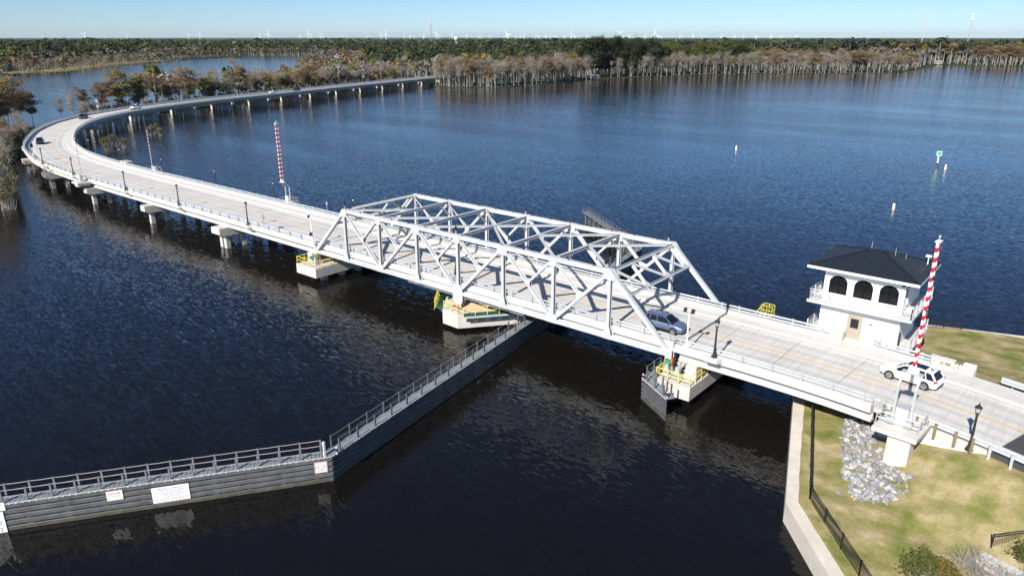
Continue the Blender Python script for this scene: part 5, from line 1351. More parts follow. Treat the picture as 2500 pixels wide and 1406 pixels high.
def bush(x, y, h_, label, group=None, z=-4.0, proto=None):
    pr = proto or random.choice(SHRUB); t = thing('shrub', label, 'shrub', (x,y,z), random.uniform(0,6.28), group); t.scale = (h_/pr[0]*random.uniform(.9,1.3),h_/pr[0]*random.uniform(.9,1.3),h_/pr[0])
    link('stems', pr[1], t); link('foliage', pr[2], t); return t
def along(pts, step, inland, jit, r):
    """points every step metres on a polyline, shifted inland (left of travel) by inland"""
    out = []
    for (x0,y0),(x1,y1) in zip(pts[:-1],pts[1:]):
        L = math.hypot(x1-x0,y1-y0); tx, ty = (x1-x0)/L, (y1-y0)/L; n = max(1,round(L/step))
        for k in range(n):
            u = (k+r.random())/n; o = inland + r.uniform(-jit,jit); out.append((x0+(x1-x0)*u-ty*o, y0+(y1-y0)*u+tx*o))
    return out
rt = random.Random(21); random.seed(77)
# central swamp shore right of the far bridge end (travelling right; inland is left)
S1 = [(-336,322),(-312,316),(-289,336),(-281,383),(-288,453)]
for x, y in along(S1, 4.6, 2.5, 2.5, rt): plant(rt.choice(('grey','grey','rust')), x, y, rt.uniform(12.5,17), 'pale trunked cypress standing in the water right of the far bridge end', 'cypresses at the far bridge end', z=-4.3)
for x, y in along(S1, 5.5, 10, 4, rt): plant(rt.choice(('rust','rust','olive','grey')), x, y, rt.uniform(14.5,18.5), 'rust brown cypress in the swamp behind the pale trunks at the far bridge end', 'rust cypresses behind the far bridge end')
# green clump on the point
for x, y in along([(-297,470),(-289,500),(-276,545)], 4.5, 9, 6, rt): plant('green', x, y, rt.uniform(21,29), 'tall dark green tree in the clump on the shore point', 'green trees on the shore point')
for x, y in along([(-292,492),(-280,525)], 9, 2, 1, rt): plant('grey', x, y, rt.uniform(12,16), 'bare pale cypress in front of the green clump on the shore point', 'bare cypresses before the green clump', z=-4.3)
S3 = [(-281,522),(-263,586),(-226,648)]
for x, y in along(S3, 6.0, 3, 2, rt): plant('grey', x, y, rt.uniform(14,19), 'bare grey cypress lining the water right of the green clump', 'bare cypresses right of the green clump', z=-4.2)
for x, y in along(S3, 5.0, 15, 7, rt): plant(rt.choice(('yellowgreen','yellowgreen','yellowgreen','green','green','redleaf')), x, y, rt.uniform(19,25), 'leafy tree rising behind the bare cypresses right of the green clump', 'leafy trees behind the bare cypresses')
S4 = [(-226,648),(-180,690),(-129,738)]
for x, y in along(S4, 5.2, 3, 2.5, rt): plant(rt.choice(('grey','grey','rust')), x, y, rt.uniform(14.5,19), 'grey trunked cypress on the right hand swamp headland', 'cypresses on the right headland', z=-4.2)
for x, y in along(S4, 6.5, 14, 6, rt): plant(rt.choice(('rust','rust','olive')), x, y, rt.uniform(16,20), 'rust topped cypress behind the right hand headland shore', 'rust cypresses on the right headland')
for x, y in along([(-129,738),(-132,819),(-140,900)], 9, 4, 3, rt): plant(rt.choice(('grey','rust')), x, y, rt.uniform(11,15), 'cypress at the tip of the right hand headland', 'cypresses at the headland tip', z=-4.2)
for x, y in ((-118,735),(-112,742),(-124,729)): plant('grey', x, y, 6.5, 'small dead cypress alone in the water off the headland tip', 'dead cypresses off the headland', z=-4.3)
S6 = [(-100,994),(-54,1009),(10,1030)]
for x, y in along(S6, 6, 4, 3, rt): plant(rt.choice(('rust','grey','rust')), x, y, rt.uniform(17,23), 'rust cypress on the far shore at the right edge', 'cypresses at the right edge')
# spit behind the far bridge
for s in np.arange(286,566,6):
    p = P(float(s)+rt.uniform(-2,2), -22-rt.uniform(0,9))
    st = 'grey' if rt.random() < .66 else rt.choice(('rust','olive','rust'))
    plant(st, p.x, p.y, rt.uniform(8.5,12.5) if st=='grey' else rt.uniform(10,14), 'cypress on the spit behind the far straight of the bridge', 'cypresses behind the far bridge straight')
for s in np.arange(330,566,7):
    p = P(float(s)+rt.uniform(-2,2), -33-rt.uniform(0,26)); plant(rt.choice(('grey','grey','grey','rust')), p.x, p.y, rt.uniform(10.5,14.5), 'grey cypress deeper on the spit behind the far bridge', 'cypresses deeper on the spit')
for s in np.arange(284,566,3.6):
    p = P(float(s), -18-rt.uniform(0,10)); bush(p.x, p.y, rt.uniform(2.5,5.5), 'grey green scrub on the spit right behind the bridge', 'scrub behind the far bridge', z=-3.9)
big = [(291,-22,13.0,'rust','broad rust cypress at the left end of the clump behind the bridge bend'),(304,-24,17.5,'olive','tall olive green cypress topping the clump behind the bridge bend'),(315,-23,15.5,'olive','ochre cypress right of the tall olive one behind the bridge'),
       (323,-24,14.5,'rust','tall thin cypress right of the ochre one behind the bridge'),(344,-26,16.5,'rust','thin rust tinged cypress behind the middle of the far straight'),(361,-26,16.5,'grey','pale spire shaped bare cypress behind the far straight'),
       (382,-26,18,'rust','tall reddish cypress standing alone above the scrub behind the far straight'),(436,-20,15.5,'olive','dark olive cypress close behind the far straight'),(429,-22,14,'olive','second dark olive cypress close behind the far straight')]
for s, d_, hh, st, lb in big: p = P(s, d_); plant(st, p.x, p.y, hh, lb, None)
for s, hh in ((268,9.5),(274,11.5),(280,7)): p = P(s,-21.5); plant('grey', p.x, p.y, hh, 'sparse bare cypress at the left tip of the spit', 'bare cypresses at the spit tip')
# left island by the bend
for x, y, hh, st, lb in ((-266,42.5,12.5,'olive','slim ochre cypress just left of the bend with open flat crown'),(-263,38,13.5,'rust','rust cypress left of the bend, second from the open ochre one'),(-257,32.5,18,'rust','tall rust cypress near the left edge behind the bend'),
      (-250,27.5,17,'olive','tallest ochre cypress at the left edge of the picture'),(-243,22,15,'rust','rust cypress cut by the left edge of the picture')):
    plant(st, x, y, hh, lb, None, z=-4.1)
for k in range(10):
    u = rt.random(); plant(rt.choice(('grey','rust','rust','olive')), -272+36*u+rt.uniform(-4,3), 40-20*u+rt.uniform(-5,3), rt.uniform(8,16), 'cypress crowding the left edge behind the bend', 'cypresses crowding the left edge', z=-4.1)
def isl_d(s): return float(np.interp(s,[110,125,150,175,200,230,262],[-20,-16,-10.5,-9.0,-9.0,-11,-15]))
for s in np.arange(146,232,3.2):
    p = P(float(s), isl_d(s)-rt.uniform(1.5,9)); plant(rt.choice(('grey','grey','rust')), p.x, p.y, rt.uniform(5,8.5), 'bare grey swamp tree beside the outer side of the bend', 'bare trees outside the bend', z=-4.1)
for s in np.arange(140,236,2.2):
    p = P(float(s), isl_d(s)-rt.uniform(.5,7)); bush(p.x, p.y, rt.uniform(2.5,5), 'grey green swamp shrub outside the bend', 'shrubs outside the bend')
for s, o_, hh in ((113,-1,10.5),(116,-4,12),(120,-1,11.5),(124,-4,11),(129,-1.5,12),(134,-2,11),(139,-2,10),(144,-2.5,9)):
    p = P(s, isl_d(s)+o_); plant('grey', p.x, p.y, hh, 'tangled bare grey tree in the water at the left edge below the bend', 'bare trees at the left edge', z=-4.3)
for s, o_, hh in ((112,.5,4.5),(115,0,5),(119,.5,5),(123,0,5.5),(127,.5,5),(131,0,5),(136,0,5),(140,0,4.5),(117,-3,6),(126,-3,6.5)):
    p = P(s, isl_d(s)+o_); bush(p.x, p.y, hh, 'grey brown bush in the water at the left edge below the bend', 'bushes at the left edge', z=-4.3)
p = P(128,-15); t = thing('leaning_trunk','bare pale trunk leaning out towards the bridge rail at the bend','tree',(p.x,p.y,-2)); MB().cyl((0,0,0),(-7,3.0,3.6),.20,.12,6).obj('trunk', M['bark'], t); mb = MB(); mb.cyl((-7,3.0,3.6),(-15,6.8,4.9),.12,.04,5); mb.cyl((-4,2,2.2),(-9,1.5,6.5),.09,.03,5); mb.cyl((-9,4,4),(-13,4.2,6.2),.06,.02,5); mb.obj('branch', M['bark'], t)
for x, y, hh in ((-186,36,3.2),(-181,34,2.2),(-183,40,2.8),(-188,39,3.6),(-179,37,2),(-208,60,3),(-205,62,2.5),(-211,63,3.4)): bush(x, y, hh, 'olive bush on a small islet under the inside of the bend', 'islet bushes inside the bend')
# the grey thicket of the spit and the left far shore: bare stems and twigs that read as one mass
def thicket(label, spots, styles, hmin, hmax, keep=.45):
    Vs, Fs, Cs, o = [], [], [], 0
    for x, y in spots:
        pr = random.choice(PROTO[rt.choice(styles)]); sc = rt.uniform(hmin,hmax)/pr[0]; a = rt.uniform(0,6.28)
        for me, kp, col in ((pr[1], .06, None), (pr[2], keep, True)):
            n = len(me.vertices); co = np.empty(n*3, np.float32); me.vertices.foreach_get('co', co); co = co.reshape(-1,3)
            f = np.array([tuple(p.vertices) for p in me.polygons if len(p.vertices) == 4]) if me.name not in thicket.cache else thicket.cache[me.name]
            thicket.cache[me.name] = f
            if col:
                cc = np.empty(n*4, np.float32); me.color_attributes['col'].data.foreach_get('color', cc); fc = cc.reshape(-1,4)[f[:,0],:3]
            else: fc = np.tile(np.array([[.33,.31,.285]]),(len(f),1))*rt.uniform(.75,1.15)
            m_ = (rng.random(len(f)) < kp) | ((np.arange(len(f)) < 36) & (not col)); f = f[m_]; fc = fc[m_]
            u, inv = np.unique(f.ravel(), return_inverse=True); q = co[u]*sc; c_, s_ = math.cos(a), math.sin(a)
            Vs.append(np.stack([x+q[:,0]*c_-q[:,1]*s_, y+q[:,0]*s_+q[:,1]*c_, -4.0+q[:,2]],1)); Fs.append(inv.reshape(-1,4)+o); Cs.append(fc); o += len(u)
    link('thicket', np_mesh('thicket', np.concatenate(Vs), np.concatenate(Fs), M['leaf'], np.concatenate(Cs)), kind='stuff', label=label, cat='forest')
thicket.cache = {}
sp = []
for s in np.arange(322,572,1.25): p = P(float(s), -20-rt.uniform(0,48)); sp.append((p.x,p.y))
thicket('grey thicket of bare swamp trees behind the far bridge straight', sp, ('grey','grey','grey','grey','rust'), 8.5, 13.5, .17)
thicket('grey brown thicket along the left far shore', along([(-747,178),(-770,240),(-845,300),(-920,358)], 3.2, -10, 12, rt), ('grey','rust','grey','olive'), 7, 13, .12)
thicket('rows of pale bare trunks in the swamp behind the shore cypresses', along(S1, 2.6, 12, 10, rt)+along(S3, 3.6, 9, 6, rt)+along(S4, 3.0, 12, 10, rt)+along(S6, 4, 12, 9, rt), ('grey','grey','rust'), 12, 18, .13)
# bottom right corner: low leafy bush, grey dead brush, bare sticks
def low_bush(x, y, z, w_, h_, pal, seed, label):
    o = bush(x, y, h_, label, None, z=z, proto=(2.5,*shrub_proto(seed,2.5,pal))); o.scale = (w_/2.0, w_/2.2, h_/2.5); return o
low_bush(53.2,-15.0,-2.55,2.6,1.3,'yellowgreen',90,'low green leafy bush at the bottom edge of the lawn')
low_bush(54.6,-14.4,-2.5,2.4,1.1,'olive',93,'low olive bush beside the green one at the bottom edge')
def brush(x, y, z, w_, h_, seed, label):
    """tangle of bare dead sticks"""
    r = random.Random(seed); t = thing('dead_brush', label, 'brush', (x,y,z)); mb = MB()
    for k in range(260):
        a = r.uniform(0,6.28); q = abs(r.gauss(0,.45)); p0 = Vector((math.cos(a)*q*w_*.5,math.sin(a)*q*w_*.5,r.uniform(-.1,.35*h_))); d_ = Vector((r.gauss(0,1),r.gauss(0,1),abs(r.gauss(.35,.5)))).normalized(); L_ = r.uniform(.35,1.1)*h_*.75
        e = p0 + d_*L_; mb.cyl(p0,e,r.uniform(.008,.022),.005,4,False)
        for _ in range(2): mb.cyl(p0.lerp(e,r.uniform(.4,.9)), e+Vector((r.gauss(0,.2),r.gauss(0,.2),r.gauss(.05,.15))),.007,.003,3,False)
    mb.obj('sticks', M['bark'], t)
brush(56.0,-12.3,-2.4,3.2,1.5,91,'wide heap of grey dead brush in the bottom right corner')
brush(57.6,-12.7,-2.4,2.4,1.3,95,'smaller heap of grey dead brush under the footpath corner')
low_bush(58.6,-10.6,-2.2,2.2,1.7,'yellowgreen',97,'leafy green bush at the very right edge by the footpath')
t = thing('dead_branch','bare white dead branch sticking out of the brush in the corner','branch',(54.8,-13.2,-2.4)); mb = MB()
for a, b, r_ in (((.4,.6,.2),(.55,1.3,1.1),.03),((.1,.2,.3),(-.7,.4,.5),.025),((-.7,.4,.5),(-1.3,.9,.55),.015)): mb.cyl(a,b,r_,r_*.5,5)
mb.obj('branch', M['bark'], t)

# ------------------------------------------------------------------ far woods: one mass of leaf clumps and trunks
LANDPOLY = np.array(shore)
def in_land(X, Y):
    c = np.zeros(len(X), bool); n = len(LANDPOLY); j = n-1
    for i in range(n):
        xi, yi = LANDPOLY[i]; xj, yj = LANDPOLY[j]
        k = (yi > Y) != (yj > Y)
        with np.errstate(divide='ignore', invalid='ignore'): c ^= k & (X < (xj-xi)*(Y-yi)/(yj-yi)+xi)
        j = i
    return c
CAMX, CAMY = cam.location.x, cam.location.y; YAW = R(39.8388)
def scatter(d0, d1, spacing):
    n = int(.5*(d1*d1-d0*d0)*1.5/spacing**2); D = np.sqrt(rng.uniform(d0*d0,d1*d1,n)); A = YAW + rng.uniform(-.75,.75,n)
    X, Y = CAMX - np.sin(A)*D, CAMY + np.cos(A)*D
    k = in_land(X,Y)
    for f in FIELDS: k &= ~np.array([inside(f,x,y) for x,y in zip(X,Y)]) if n < 60000 else True
    return X[k], Y[k], D[k]
FIELDS = [[(-480,700),(-410,760),(-470,930),(-600,1010),(-700,960),(-600,780)],[(-640,640),(-560,720),(-760,900),(-900,800)]]
def cheap_noise(X, Y, s): return .5+.25*(np.sin(X*s+1.3*np.sin(Y*s*.7))+np.sin(Y*s*1.3+1.7*np.sin(X*s*.6+2)))
def shore_dist(X, Y):
    sh = np.array([p for p in shore if abs(p[0]) < 1500 and abs(p[1]) < 1500]); d = np.full(len(X), 1e9)
    for (x0,y0),(x1,y1) in zip(sh[:-1],sh[1:]):
        dx, dy = x1-x0, y1-y0; L2 = dx*dx+dy*dy+1e-9; u = np.clip(((X-x0)*dx+(Y-y0)*dy)/L2,0,1); d = np.minimum(d, np.hypot(X-x0-u*dx, Y-y0-u*dy))
    return d
def woods(name, label, d0, d1, spacing, nleaf, lsize, hmin, hmax, clumps, wide=1.):
    X, Y, D = scatter(d0, d1, spacing); n = len(X); sd = shore_dist(X, Y); nz = cheap_noise(X, Y, .013); nz2 = cheap_noise(Y, X, .031)
    k = (sd > 5) & ~((Y > 140) & (Y < 700) & (X < -640) & (sd < 14)); X, Y, D, sd, nz, nz2 = (a[k] for a in (X,Y,D,sd,nz,nz2)); n = len(X)
    # which kind grows where: swamp cypress near the water, dark and yellow green woods inland
    kind = np.where(sd < 55+40*nz, 0, np.where(nz2 > .62, 2, 1)); kind = np.where((rng.random(n) < .10) & (kind == 1), 2, kind); kind = np.where((X < -640) & (Y < 700) & (sd < 60), 3, kind)
    kind = np.where((X < -300) & (X > -520) & (Y < 330), 3, kind)
    lf = cheap_noise(X+300, Y, .0042); Ht = rng.uniform(hmin,hmax,n)*(.74+.52*lf)*np.where(kind==0,.82,np.where(kind==3,.6,1.0)); Ht = Ht*np.where(rng.random(n) < .07, 1.4, 1); Rad = Ht*rng.uniform(.19,.27,n)*wide*np.where(kind==3,1.2,np.where(kind==0,.78,1))
    # leaf clumps
    cc = rng.normal(size=(n,clumps,3)); cc /= np.linalg.norm(cc,axis=2,keepdims=True); cc[:,:,2] = np.abs(cc[:,:,2])*1.0-.25; cc *= rng.uniform(.55,1,(n,clumps,1))
    per = nleaf//clumps
    lc = np.repeat(cc,per,axis=1) + rng.normal(size=(n,clumps*per,3))*.19
    nl = clumps*per; pos = np.empty((n,nl,3)); pos[:,:,0] = X[:,None]+lc[:,:,0]*Rad[:,None]; pos[:,:,1] = Y[:,None]+lc[:,:,1]*Rad[:,None]
    top = np.where(kind==0,.17,.34); pos[:,:,2] = -3.9 + (Ht*(1-top))[:,None] + lc[:,:,2]*(Ht*top)[:,None]
    N_ = lc + rng.normal(size=lc.shape)*.30; N_[:,:,2] += .45
    S = rng.uniform(.7,1.35,(n,nl))*lsize*(Rad/3.5)[:,None]
    V, F = quads(pos.reshape(-1,3), N_.reshape(-1,3), S.ravel(), .85)
    pal = [['rust','grey','olive','grey'],['green','green','midgreen','midgreen'],['midgreen','green','yellowgreen','midgreen'],['scrub','grey','scrub','rust']]
    C = np.empty((n,nl,3)); q = rng.integers(0,4,n)
    for kd in range(4):
        for j in range(4):
            m_ = (kind==kd)&(q==j)
            if m_.sum(): base = np.array(PAL[pal[kd][j]])*(.62 if pal[kd][j] in ('grey','scrub') else (.8 if pal[kd][j] == 'rust' else .92)); C[m_] = base[rng.integers(0,len(base),(m_.sum(),1))]*(1+rng.uniform(-.09,.09,(m_.sum(),nl,1)))*rng.uniform(.86,1.14,(m_.sum(),1,1))
    link(name, np_mesh(name, V, F, M['leaf'], C.reshape(-1,3)), kind='stuff', label=label, cat='forest')
    # trunks as slim three sided posts
    k = D < 1500; n_t = k.sum(); a = rng.uniform(0,6.28,n_t); rr_ = Ht[k]*.020
    if n_t:
        ring = lambda z, s: np.stack([np.stack([X[k]+np.cos(a+2.094*j)*rr_*s, Y[k]+np.sin(a+2.094*j)*rr_*s, z],1) for j in range(3)],1)
        Vt = np.concatenate([ring(np.full(n_t,-4.3),1.6), ring(-3.9+Ht[k]*.8,.5)],1).reshape(-1,3); b = np.arange(n_t)[:,None]*6
        Ft = np.concatenate([b+np.array([[0,1,4,3]]), b+np.array([[1,2,5,4]]), b+np.array([[2,0,3,5]])])
        link('woodland_trunks', np_mesh('woodland_trunks', Vt, Ft, M['bark']), kind='stuff', label='crowd of pale trunks under the '+label, cat='forest')
woods('woodland','mixed green and rust woods on the near far shore', 330, 800, 7.0, 108, .72, 13, 19, 9)
woods('woodland','green woods of the middle distance', 800, 1500, 10.5, 48, 1.08, 14, 21, 8, 1.15)
woods('woodland','dark tree belt towards the horizon', 1500, 2600, 17, 27, 1.5, 12, 18, 9, 1.45)
woods('woodland','hazy tree line on the horizon', 2600, 5200, 40, 18, 2.2, 10, 17, 9, 2.4)
# reeds along the marsh edge
def reeds():
    n = 2600; pts = [(-750,185),(-770,238),(-850,298),(-924,356),(-1010,443),(-1060,490)]; Xs = []; 
    for x, y in along(pts, .32, -8, 9, rt): Xs.append((x,y))
    c = np.array([(x,y,-3.2) for x,y in Xs]); V, F = quads(c, rng.normal(size=c.shape)*np.array([1,1,.2]), rng.uniform(.5,1.2,len(c)), .5)
    link('reeds', np_mesh('reeds', V, F, M['leaf'], pick('scrub',len(F))), kind='stuff', label='pale reeds fringing the marsh on the left far shore', cat='reeds')
reeds()
# grass tufts on the lawn
def tufts():
    n = 16000; X = rng.uniform(40,62,n); Y = np.where(rng.random(n)<.75, rng.uniform(-26,-1,n), rng.uniform(13,33,n)); ok = []
    near = SEA_NI + [(70,-28),(70,-1),(40,-1)]; bound = SEA_NI + [(70,-28),(70,40)] + SEA_FI[::-1]
    for x, y in zip(X,Y):
        if inside(bound,x,y) and abs(road_d(x,y)) > 6.2+ (1.0 if y > 5 else 0) and not inside(rip_poly,x,y): ok.append((x,y,lawn_z(x,y)+.012))
    c = np.array(ok); N_ = rng.normal(size=c.shape); N_[:,2] = np.abs(N_[:,2])*.5+.3; V, F = quads(c, N_, rng.uniform(.02,.05,len(c)), .5)
    base = np.array([(.27,.22,.10),(.19,.20,.055),(.34,.27,.14),(.15,.18,.045),(.31,.25,.12)]); nz = cheap_noise(c[:,0],c[:,1],.5); idx = np.clip((nz*5+rng.normal(size=len(c))*.9).astype(int),0,4)
    link('lawn_tufts', np_mesh('lawn_tufts', V, F, M['leaf'], base[idx]*(1+rng.uniform(-.2,.2,(len(c),1)))), kind='stuff', label='tufts of mown grass scattered over the lawn', cat='grass')
tufts()

# ------------------------------------------------------------------ things on the horizon
def turbine(p, Rr, ang, yaw, label, parts, group):
    h_ = p.z + 4; t = thing('wind_turbine', label, 'wind turbine', (p.x,p.y,-4), yaw, group)
    tw = MB(); tw.cyl((0,0,0),(0,0,h_),4.0,2.6,8); nac = MB(); nac.box(-3,9,-2.4,2.4,h_-2,h_+3)
    bl = []
    for k in range(3):
        a = ang + k*2.0944; c, s = math.cos(a), math.sin(a); m = MB(); n = Vector((0,-s,c)); o = Vector((-5,0,h_+.5)); u = Vector((0,c,s))
        m.plate([o+n*-1.6, o+u*Rr*.22+n*-3.4, o+u*Rr+n*-.7, o+u*Rr+n*.7, o+u*Rr*.22+n*2.4, o+n*1.6], (-1.8,0,0)); bl.append(m)
    if parts:
        tw.obj('tower', M['turbine_white'], t); nac.obj('nacelle', M['turbine_white'], t); MB().lathe((-5,0,h_+.5),[(2,-2),(2.4,0),(2,2)],8).obj('hub', M['turbine_white'], t)
        for m in bl: m.obj('blade', M['turbine_white'], t)
    else:
        for m in [nac]+bl: tw.add(m.v, m.f)
        tw.obj('tower_and_rotor', M['turbine_white'], t)
# x, y, hub height, rotor radius, key
TUR = [(-12845,4953,70.8,62.0,205),(-12302,5370,58.6,45.4,310),(-12363,6400,60.6,54.9,460),(-12143,6478,73.3,62.0,487),(-11670,7293,67.8,62.0,633),(-9264,5917,70.7,62.0,654),(-11020,7656,47.9,37.8,733),(-9967,7074,78.9,62.0,753),(-11189,8009,61.8,62.0,761),(-11102,8129,68.6,62.0,782.5),(-9839,7251,79.2,62.0,788.7),(-10874,8431,68.9,62.0,837),(-10353,8536,34.9,37.8,896),(-10200,8718,74.9,37.8,930),(-7550,6533,63.2,62.0,942),(-10195,9240,62.6,62.0,986),(-9872,9087,35.0,37.8,1001),(-9824,9139,35.0,30.2,1011),(-8846,8432,52.8,62.0,1034),(-8711,8571,83.5,62.0,1064),(-9773,9685,49.0,62.0,1071),(-9602,9855,76.6,62.0,1104),(-9184,9782,48.5,45.4,1139),(-9122,9840,28.3,30.2,1151),(-9027,9927,35.0,45.4,1169),(-8995,9955,35.0,45.4,1175),(-8883,10055,41.8,45.4,1196),(-6440,7629,63.7,62.0,1238),(-8860,10527,56.0,62.0,1241),(-8854,10738,35.3,54.9,1260),(-8475,10402,28.3,37.8,1271),(-8645,10704,62.9,62.0,1279),(-8274,10563,35.0,37.8,1307),(-8229,10598,41.8,45.4,1315),(-8431,11074,45.1,54.9,1333),(-8065,10724,55.3,45.4,1344),(-7991,10779,35.0,45.4,1357),(-7870,10868,41.8,37.8,1378),(-5295,7457,65.3,62.0,1395),(-7720,10975,41.8,37.8,1404),(-7737,11378,44.8,62.0,1434),(-7480,11140,35.0,45.4,1445),(-7427,11176,35.0,45.4,1454),(-7179,11337,28.3,37.8,1496),(-5256,8490,75.8,62.0,1515),(-7031,11430,41.7,37.8,1521),(-7207,11908,42.1,54.9,1535),(-6797,11571,35.0,37.8,1560),(-6708,11623,41.6,45.4,1575),(-6612,11678,41.6,45.4,1591),(-4881,8712,73.0,62.0,1599),(-6514,11733,28.3,37.8,1607),(-6709,12197,42.0,54.9,1615),(-6421,12352,44.7,54.9,1661),(-6226,12451,48.7,54.9,1692),(-6081,12523,41.9,54.9,1715),(-5583,12206,34.8,45.4,1761),(-5384,12295,41.3,45.4,1794),(-5257,12351,34.8,30.2,1815),(-5064,12431,34.8,45.4,1847),(-4848,12518,37.3,45.4,1883),(-4704,12573,31.5,45.4,1907),(-4482,12655,37.2,45.4,1944.5)]
seen = {654:'white wind turbine with the larger rotor above the dark left woods',942:'white wind turbine upright left of the lattice mast, larger than its neighbours',1238:'white wind turbine right of the water tower, larger than its neighbours',1395:'largest white wind turbine, over the gap with the field',
        1515:'white wind turbine with blades in a V above the green clump',1599:'white wind turbine with one blade straight up right of the V bladed one'}
angs = {1395:1.9,1515:.55,1599:1.62,942:1.55,1238:1.2,654:1.75}
for x, y, z, rad_, key in TUR:
    yw = math.atan2(CAMY-y, CAMX-x) + math.pi + random.uniform(-.5,.5)
    turbine(Vector((x,y,z)), rad_, angs.get(key, random.uniform(0,2.09)), yw, seen.get(key,'small white wind turbine among others on the horizon'), math.hypot(x,y) < 12500, 'wind turbines on the horizon')
def lattice(x, y, hgt, w_, label, mtl='mast_grey', guyed=False, dishes=False):
    t = thing('radio_mast', label, 'mast', (x,y,-4)); mb = MB(); n = 26
    def rad(u): return w_*(1-u*.8) if not guyed else w_*.5
    for j in range(3):
        a = 2.094*j
        for k in range(n):
            u0, u1 = k/n, (k+1)/n; q0 = (rad(u0)*math.cos(a),rad(u0)*math.sin(a),u0*hgt); q1 = (rad(u1)*math.cos(a),rad(u1)*math.sin(a),u1*hgt); b_ = 2.094*(j+1); q2 = (rad(u1)*math.cos(b_),rad(u1)*math.sin(b_),u1*hgt)
            mb.cyl(q0,q1,.34,None,3,False); mb.cyl(q0,q2,.16,None,3,False)
    mb.obj('lattice', M[mtl], t)
    if dishes:
        for k in range(3):
            d_ = MB()
            for j in range(3): a = 2.094*j; d_.box(2.2*math.cos(a)-1.1,2.2*math.cos(a)+1.1,2.2*math.sin(a)-1.1,2.2*math.sin(a)+1.1,hgt*(.97-.07*k)-1.4,hgt*(.97-.07*k)+1.4)
            d_.obj('antenna_panels', M['sign_white'], t)
mat('mast_red',(.34,.20,.19),.6); mat('mast_pale',(.50,.42,.41),.6)
lattice(-1806,1753,91,5,'grey lattice radio mast with white panels beside the water tower', dishes=True)
lattice(-1249,2417,60,2.6,'thin grey lattice mast above the yellow green woods')
lattice(-478,2485,118,2.6,'tall thin red and white guyed mast at the upper right', 'mast_pale', True)
lattice(-345,2408,95,3.0,'lattice mast with white antenna panels at the far right', dishes=True)
wt = thing('water_tower','pale spherical water tower on slim legs above the woods','water tower',(-1262,1308,-4))
ht = 33.7; MB().lathe((0,0,ht-8.5),[(.6,0),(2.6,.6),(3.9,2.0),(4.5,4.2),(3.9,6.4),(2.6,7.8),(.6,8.4)],16).obj('tank', M['sign_white'], wt, smooth=True)
for k in range(6): a = 1.047*k; MB().cyl((4.3*math.cos(a),4.3*math.sin(a),0),(3.8*math.cos(a),3.8*math.sin(a),ht-5),.32,None,6).obj('leg', M['mast_grey'], wt)
MB().cyl((0,0,0),(0,0,ht-8),.7,None,8).obj('riser', M['mast_grey'], wt)
# small waterside buildings
def cottage(x, y, a, L_, W_, hh, label):
    t = thing('house', label, 'house', (x,y,-3.85), a)
    MB().box(-L_/2,L_/2,-W_/2,W_/2,0,hh).obj('wall', M['house_wall'], t); MB().add([(-L_/2-.3,-W_/2-.3,hh+.003),(L_/2+.3,-W_/2-.3,hh+.003),(L_/2+.3,W_/2+.3,hh+.003),(-L_/2-.3,W_/2+.3,hh+.003),(-L_/2-.3,0,hh+W_*.35),(L_/2+.3,0,hh+W_*.35)],[(0,1,5,4),(2,3,4,5),(1,2,5),(3,0,4)]).obj('roof', M['house_roof'], t)
    for u in (-.3,.1,.35): MB().box(L_*u-.5,L_*u+.5,-W_/2-.02,-W_/2-.003,.9,2.1).obj('window', M['glass_dark'], t)
cottage(-293,468,R(60),6,4,2.0,'small pale waterside hut left of the green clump')
cottage(-151,1046,R(20),7,5,2.4,'pale house at the water in the gap between the right headlands')
cottage(-330,520,R(50),12,8,3.2,'pale house among trees behind the waterside hut')
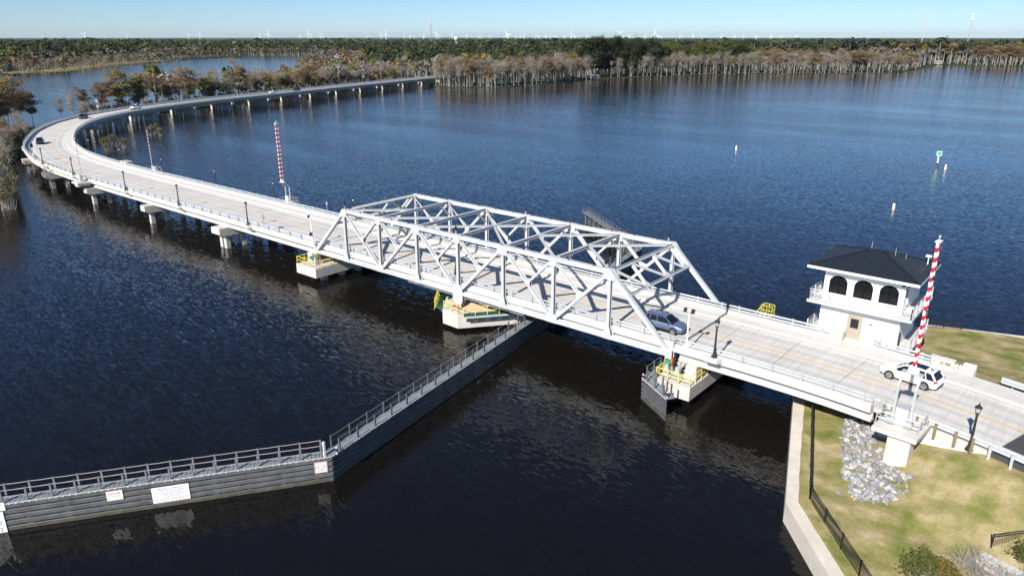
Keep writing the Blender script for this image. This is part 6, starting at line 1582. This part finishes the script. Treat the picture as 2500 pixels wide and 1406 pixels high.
for k in range(2):
    p0 = Vector((-1020,560,0)) if k == 0 else Vector((-1090,720,0))
    d_ = thing('jetty', 'low timber jetty on the far left shore' if k == 0 else 'low timber bulkhead dock at the far end of the lagoon', 'jetty', (p0.x,p0.y,ZW)); MB().box(-30,30,-1,1,.9,1.2).obj('deck', M['wood'], d_)
    for j in range(9): MB().cyl((-28+7*j,0,-2),(-28+7*j,0,.9),.25,None,6).obj('pile', M['wood'], d_)

# ------------------------------------------------------------------ tell look-alikes apart by their order from the left
def px_of(o):
    c = cam.matrix_basis.inverted() @ Vector(o.location); return c.x/-c.z
ORD = ['first','second','third','fourth','fifth','sixth','seventh','eighth','ninth','tenth','eleventh','twelfth','thirteenth','fourteenth','fifteenth','sixteenth','seventeenth','eighteenth','nineteenth']
TENS = ['','','twenty','thirty','forty','fifty','sixty','seventy','eighty','ninety']; TENO = ['','','twentieth','thirtieth','fortieth','fiftieth','sixtieth','seventieth','eightieth','ninetieth']
def ordinal(k):
    if k <= 19: return ORD[k-1]
    return TENO[k//10] if k % 10 == 0 else TENS[k//10]+'-'+ORD[k%10-1]
fam = {}
for o in COL.objects:
    if o.parent is None and 'label' in o and 'group' in o: fam.setdefault((o['group'],o['label']),[]).append(o)
for (g, lb), L_ in fam.items():
    if len(L_) < 2: continue
    L_.sort(key=px_of)
    for k, o in enumerate(L_): o['label'] = ' '.join((ordinal(k+1)+' from left, '+lb).split()[:16])

# ------------------------------------------------------------------ thin summer haze over the whole place
def haze():
    mb = MB(); mb.box(-29000,29000,-29000,29000,-6.5,175); m = bpy.data.materials.new('haze'); m.use_nodes = True; nt = m.node_tree
    for n in list(nt.nodes):
        if n.type != 'OUTPUT_MATERIAL': nt.nodes.remove(n)
    v = nt.nodes.new('ShaderNodeVolumePrincipled'); v.inputs['Color'].default_value = (.72,.89,1,1); v.inputs['Density'].default_value = 1.7e-5; v.inputs['Anisotropy'].default_value = .2
    nt.links.new(v.outputs[0], nt.nodes['Material Output'].inputs['Volume'])
    mb.obj('haze', m, kind='stuff', label='thin pale haze lying over the river and the far woods', cat='haze')
haze()
